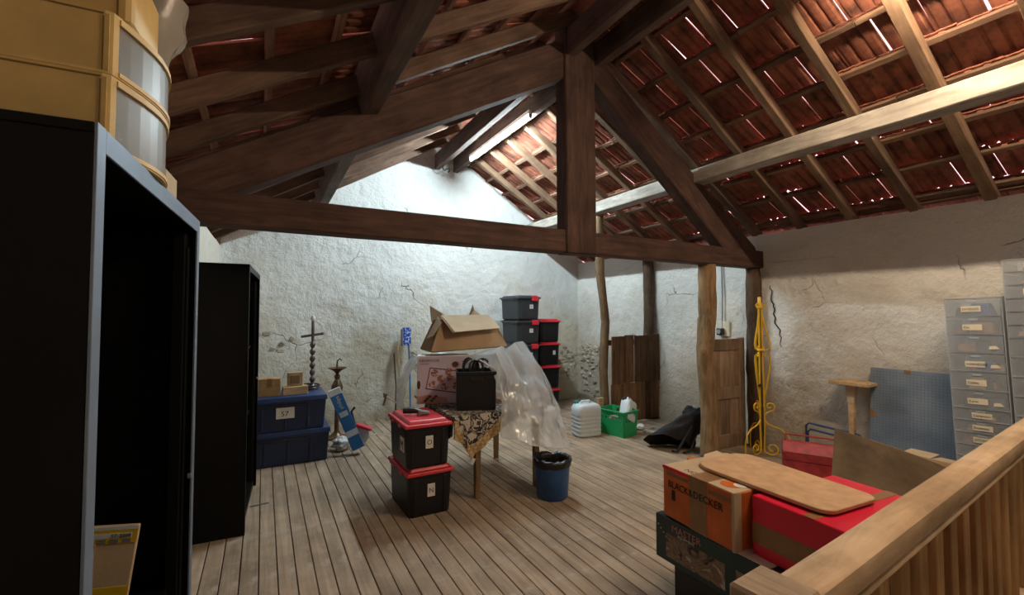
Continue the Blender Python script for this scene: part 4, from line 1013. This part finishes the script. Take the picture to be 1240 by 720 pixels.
# ------------------------------------------------------------------ tool box, trestle, shelf, pegboard
t = thing('metal_toolbox', 'red cantilever metal toolbox on the floor below the side wall', 'toolbox', (4.78, 2.52, 0), R(-62))
MB().box(-.26, .26, -.11, .11, 0, .17).build('tool_tray', M_redm, t, bevel=.005)
MB().box(-.26, .26, -.115, -.002, .172, .245).build('upper_tray', M_redm, t, bevel=.004); MB().box(-.26, .26, .002, .115, .172, .245).build('upper_tray', M_redm, t, bevel=.004)
MB().prism([(-.12, .248), (-.005, .248), (-.005, .33), (-.035, .34)], 'x', -.262, .262).build('lid_flap', M_redm, t, bevel=.004); MB().prism([(.005, .248), (.12, .248), (.035, .34), (.005, .33)], 'x', -.262, .262).build('lid_flap', M_redm, t, bevel=.004)
for s in (-.268, .268):
    for d in (-1, 1): MB().box(-.003, .003, -.012, .012, -.11, .11).build('hinge_arm', M_redm, t, (s, .02*d, .17), (R(38*d), 0, 0), bevel=.002)
MB().tube([(-.24, 0, .33), (-.24, 0, .40), (.24, 0, .40), (.24, 0, .33)], .009, 8).build('handle', M_redm, t, smooth=True)
t = thing('steel_frame', 'blue tubular steel frame behind the red toolbox', 'frame', (5.17, 2.50, 0), R(0))
for zz in (.44, .37): MB().tube([(0, .30, 0.01), (0, .30, zz-.03), (0, .27, zz), (0, -.20, zz-.02), (0, -.23, zz-.05), (0, -.23, 0.01)], .011, 8).build('bent_tube', M_blues, t, (0.04*(.44-zz)*10, 0, 0), smooth=True)
t = thing('wall_bracket_shelf', 'small pale wooden shelf on a single leg against the side wall', 'shelf', (5.17, 2.36, 0), R(0))
MB().box(-.10, .15, -.18, .165, .905, .94).build('shelf_board', M_plainwood, t, bevel=.004)
MB().taper((-.02, .03, -.020, .016, 0), (-.02, .03, -.026, .026, .72)).build('leg', M_plainwood, t, bevel=.003)
MB().taper((-.022, .032, -.027, .027, .72), (-.022, .032, -.05, .05, .905)).build('bracket', M_cardp, t, bevel=.003)
t = thing('pegboard', 'grey-blue pegboard panel leaning against the side wall', 'board', (5.20, 1.90, .02))
t.rotation_euler = (0, R(4.5), 0)
MB().box(0, .012, -.36, .34, 0, 1.07).build('panel', M_peg, t, bevel=.002)
b = MB()
for i in range(26):
    for j in range(40): 
        y = -.34+i*.026; z = .02+j*.026; b.add([(-.0006, y-.0035, z), (-.0006, y, z+.0035), (-.0006, y+.0035, z), (-.0006, y, z-.0035)], [(0, 1, 2, 3)])
ph = b.build('peg_holes', M_hole, t); ph['kind'] = 'stuff'
MB().box(-.002, 0, .02, .07, 1.035, 1.07).build('torn_tape', M_tape, t); MB().prism([(.26, .60), (.338, .60), (.338, .68)], 'x', -.002, 0).build('torn_tape', M_tape, t)
# hardboard sheet
t = thing('hardboard_sheet', 'warped brown hardboard sheet standing in front of the pegboard', 'sheet', (4.17, 2.06, 0), math.atan2(1.16-2.06, 3.74-4.17))
def hb(th):
    def f(u, v): 
        L = 1.12; return (u*L, .05*math.sin(math.pi*u)+.06*(v-.5)+th, v*(.655-.02*u))
    return f
b = MB(); b.grid(hb(0), 16, 8); n0 = len(b.v); b.grid(hb(.008), 16, 8)
W1 = 17
for i in range(16):
    b.f.append([8*W1+i, 8*W1+i+1, n0+8*W1+i+1, n0+8*W1+i]); b.mi.append(0); b.f.append([i, n0+i, n0+i+1, i+1]); b.mi.append(0)
for j in range(8):
    b.f.append([j*W1, (j+1)*W1, n0+(j+1)*W1, n0+j*W1]); b.mi.append(0); b.f.append([j*W1+16, n0+j*W1+16, n0+(j+1)*W1+16, (j+1)*W1+16]); b.mi.append(0)
b.build('sheet_panel', M_ply, t, smooth=True)
t = thing('open_carton', 'open cardboard carton with raised flaps behind the hardboard sheet', 'box', (4.55, 1.62, 0), R(-4))
b = MB(); b.box(-.18, .18, -.20, .20, 0, .008); b.box(-.18, -.174, -.20, .20, .008, .45); b.box(.174, .18, -.20, .20, .008, .45); b.box(-.174, .174, -.20, -.194, .008, .45); b.box(-.174, .174, .194, .20, .008, .45); b.build('carton_body', M_card, t, bevel=.002)
for yy, an in ((-.1, 94), (.1, 86)): MB().box(.0, .006, -.095, .095, 0, .15).build('flap', M_cardp, t, (.182, yy, .452), (0, R(an), 0))
MB().box(-.16, .0, -.19, .19, .0, .005).build('flap', M_cardp, t, (-.182, 0, .449), (0, R(-6), 0)); MB().box(-.165, .165, -.13, .0, .0, .005).build('flap', M_cardp, t, (0, -.202, .452), (R(4), 0, 0)); MB().box(-.165, .165, .0, .13, .0, .005).build('flap', M_cardp, t, (0, .202, .452), (R(12), 0, 0))
MB().box(-.172, .172, -.192, .192, .40, .41).build('inner_sheet', M_card, t)
MB().box(-.07, .07, -.08, .08, 0, .006).build('blue_sheet', M_iceb, None, (4.50, 1.50, .4125), (0, 0, R(-10))); tag(bpy.data.objects['blue_sheet'], 'pale blue folder lying in the open carton', 'folder')
MB().prism([(-.02, 0), (.02, 0), (.012, .05), (.0, .07), (-.012, .05)], 'x', -.006, .006).build('white_clip', M_paper, None, (4.62, 1.70, .4105)); tag(bpy.data.objects['white_clip'], 'small white clip on the open carton', 'clip')

# ------------------------------------------------------------------ clear drawer towers
zb = [.02, .115, .21, .305, .40, .495, .59, .685, .78, .875, 1.02, 1.165, 1.31, 1.455, 1.60, 1.745]
texts = ['DIVERSES', 'Div.', None, 'HARNESSES', 'Cables', 'Kerat', 'Comptoirs', 'Roulettes', 'JETONS', None, None, None, None, None, None]
cont_cols = [plain('contents_'+n, c, .6, var=.35, scale=14) for n, c in (('blue', (.02, .07, .25)), ('brown', (.22, .12, .06)), ('grey', (.28, .27, .28)), ('rose', (.30, .10, .10)), ('tan', (.42, .33, .20)), ('dark', (.04, .04, .05)))]
def tower(label, loc, levels, lean, W, Dp, seed, txt, nshow):
    t = thing('drawer_tower', label, 'drawers', loc); t.rotation_euler = (R(lean), 0, 0)
    rnd = random.Random(seed)
    top_ = levels[-1]
    # frame: two sides, back, top and rails between drawers
    b = MB(); b.box(0, Dp, 0, .006, 0, top_+.006); b.box(0, Dp, W-.006, W, 0, top_+.006); b.box(Dp-.004, Dp, .006, W-.006, 0, top_)
    b.box(0, Dp, .006, W-.006, top_, top_+.006)
    b.build('frame', M_drawf, t, bevel=.0015)
    for z in levels[:-1]: MB().box(.0, Dp-.004, .006, W-.006, z-.004, z).build('rail', M_drawf, t)
    lv = list(zip(levels[:-1], levels[1:]))[::-1]
    for i, (za, zc) in enumerate(lv):
        h = zc-za-.010
        d = MB(); d.box(-.008, -.004, .009, W-.009, za+.003, za+.003+h); d.box(-.004, Dp-.02, .009, .012, za+.003, za+h*.9); d.box(-.004, Dp-.02, W-.012, W-.009, za+.003, za+h*.9); d.box(-.004, Dp-.02, .012, W-.012, za+.003, za+.006)
        dw = d.build('drawer', M_draw, t, bevel=.001)
        for q in range(rnd.choice((2, 3, 4))):
            w = rnd.uniform(.08, .16); y = rnd.uniform(.02, W-.03-w); hh = h*rnd.uniform(.3, .75)
            MB().taper((.03, .03+rnd.uniform(.08, .18), y, y+w, za+.008), (.04, .10+rnd.uniform(0, .06), y+.01, y+w-.01, za+.008+hh)).build('contents', cont_cols[rnd.randrange(6)], dw, bevel=.006)
        if i < nshow:
            lw_ = .115; y1 = W-.10-rnd.uniform(0, .02); zl = za+h*.28; lh = min(.045, h*.5)
            if txt[i]:
                MB().box(-.0105, -.0085, y1-lw_, y1, zl, zl+lh).build('label_card', M_lab, dw)
                text(txt[i], lh*.55, M_ink, dw, (-.0112, y1-.008, zl+lh*.3), 'left', sx=.95)
            if rnd.random() < .5: MB().prism([(.03, zl), (.09, zl-.004), (.085, zl+.022), (.05, zl+.024)], 'x', -.0105, -.0085).build('paper_tab', M_lab, dw)
        MB().box(-.013, -.008, W*.42, W*.58, za+h*.86, za+h*.95).build('pull_lip', M_drawf, dw)
    return t
tower('clear plastic drawer tower with handwritten labels next to the pegboard', (4.93, 1.165, 0), zb, -2.0, .335, .34, 5, texts, 10)
zb2 = [.02+.1*i for i in range(8)] + [.72+.145*(i+1) for i in range(5)] + [1.54, 1.64, 1.74, 1.84, 1.94, 2.03]
tx2 = ['Ecrous', 'Vis', 'LAMES', None, None, None, 'Clous', None, None, None, None, None]
tower('taller clear drawer tower nearest the railing end', (4.93, .815, 0), sorted(zb2), -2.0, .335, .34, 8, tx2+[None]*12, 12)

# ------------------------------------------------------------------ cartons in front of the railing
t = thing('printed_carton', 'black printed carton under the teal box', 'box', (2.02, .93, 0), 0)
MB().box(0, .60, 0, .88, 0, .265).build('carton_body', M_dark, t, bevel=.004)
for i in range(6): MB().box(-.0012, 0, .62-.06*i, .66-.06*i, .10+.012*(i % 2), .15).build('printed_mark', M_tape, t)
t = thing('tool_carton', 'dark teal carton printed with product photos under the orange box', 'box', (1.955, .925, .266), R(0))
MB().box(0, .66, 0, .955, 0, .236).build('carton_body', M_teal, t, bevel=.004)
for y0, y1 in ((.52, .88), (.08, .46)): MB().box(-.0015, 0, y0, y1, .03, .155).build('printed_photo', M_photo, t)
MB().box(-.001, .0, .475, .505, .0, .236).build('printed_band', M_teal, t)
text('MASTER', .052, M_rose, t, (-.0022, .84, .178), 'left'); text('EQUIPMENT', .020, M_bboxw, t, (-.0022, .80, .160), 'left')
for i in range(4): MB().box(-.0022, 0, .93-.018*i, .937-.018*i, .178-.016*i, .184-.016*i).build('printed_star', M_bboxw, t)
MB().box(.0, .25, .30, .52, .2365, .240).build('white_flap', M_paper, t)
t = thing('orange_carton', 'battered orange carton with brown tape beneath the seat board', 'box', (1.935, 1.375, .508), R(-4))
MB().box(0, .50, 0, .46, 0, .27).build('carton_body', M_orange, t, bevel=.005)
MB().box(.004, .496, .004, .456, .2695, .2715).build('carton_top', M_cardp, t)
MB().box(-.0016, .0, .16, .27, 0, .271).build('tape', M_tape, t); MB().box(-.001, .5, .16, .27, .2712, .2728).build('tape', M_tape, t)
MB().box(-.0018, .0, .0, .014, 0, .27).build('tape_edge', M_cardp, t); MB().box(-.001, .045, -.0018, .0, 0, .27).build('tape_edge', M_cardp, t)
text('BLACK&', .052, M_ink, t, (-.0024, .42, .165), 'left', sx=.9); text('DECKER', .052, M_ink, t, (-.0026, .245, .165), 'left', sx=.95)
MB().box(-.0014, .0, .37, .395, .10, .155).build('printed_mark', M_ink, t); MB().box(-.0014, .0, .28, .43, .225, .243).build('printed_band', M_cardd, t); MB().box(-.0018, .0, .02, .15, .222, .24).build('printed_band', M_cardd, t)
MB().box(-.0018, .001, .27, .46, .255, .2705).build('printed_edge', M_redp, t)
fr2 = MB().prism(disc(.09, .09, .05, .05), 'z', .2715, .2726).build('printed_disc', M_orange, t); MB().prism(disc(.115, .06, .03, .03), 'z', .2727, .2733).build('printed_disc', M_paper, t)
text('NOUS', .05, M_navyink, t, (.03, .34, .2716), 'topl')
MB().prism([(.30, .45), (.47, .455), (.49, .52), (.36, .50)], 'z', .262, .268).build('torn_flap', M_cardp, t); MB().prism([(.20, .44), (.27, .44), (.26, .50), (.21, .49)], 'z', .262, .268).build('torn_flap', M_orange, t)
t = thing('red_carton', 'shiny red carton with brown tape beneath the seat board', 'box', (1.985, .935, .506), R(-4))
MB().box(0, .62, 0, .405, 0, .268).build('carton_body', M_redp, t, bevel=.004)
MB().box(-.0014, .0, .0, .405, .055, .15).build('tape', M_tape, t); MB().box(0, .621, .12, .17, .2681, .2692).build('tape', M_tape, t)
# seat board
o = MB()
Lb, Wb = .72, .42; pts = []
for (cx, cy, a0, rr) in ((Wb/2-.09, Lb/2-.09, 0, .09), (-Wb/2+.13, Lb/2-.13, 90, .13), (-Wb/2+.07, -Lb/2+.07, 180, .07), (Wb/2-.07, -Lb/2+.07, 270, .07)):
    for k in range(9): a = R(a0+k*11.25); pts.append((cx+rr*math.cos(a), cy+rr*math.sin(a)))
o.prism([(x*(1-.10*(.5-y/Lb)), y) for x, y in pts], 'z', 0, .018)
o = o.build('seat_board', M_mdf, None, (2.265, 1.375, .783), (0, 0, R(-4)), bevel=.003); tag(o, 'tan rounded wooden seat board lying across the red and orange boxes', 'board')

# ------------------------------------------------------------------ railing
rl = thing('stair_railing', 'pale wooden stair railing with newel post and flat balusters', 'railing', (1.05, .665, 0), math.atan2(.335, 3.75))
MB().box(-.02, .13, -.065, .085, 0, .955).build('newel_post', M_newel, rl, bevel=.008)
Lr = 3.60
b = MB()
b.prism([(-.055, .865), (.055, .865), (.060, .90), (.052, .928), (.03, .942), (-.03, .942), (-.052, .928), (-.060, .90)], 'x', .13, Lr)
b.build('handrail', M_rail, rl, smooth=True)
MB().tube([(.13, -.045, .842), (Lr, -.045, .842)], .012, 8).build('bead_strip', M_rail, rl, smooth=True)
MB().box(.13, Lr, -.03, .03, .82, .865).build('sub_rail', M_rail, rl, bevel=.003)
MB().box(.13, Lr, -.03, .03, .03, .075).build('bottom_rail', M_rail, rl, bevel=.003)
bm_ = MB().box(-.042, .042, -.016, .016, .075, .825).mesh('baluster', bevel=.004)
x = .30
while x < Lr-.08:
    link('baluster', bm_, M_railz, rl, (x, 0, 0)); x += .19
MB().box(Lr, Lr+.11, -.055, .055, 0, 1.0).build('newel_post', M_rail, rl, bevel=.01)
MB().taper((Lr-.008, Lr+.118, -.063, .063, 1.0), (Lr+.02, Lr+.09, -.035, .035, 1.04)).build('newel_cap', M_rail, rl, bevel=.01)
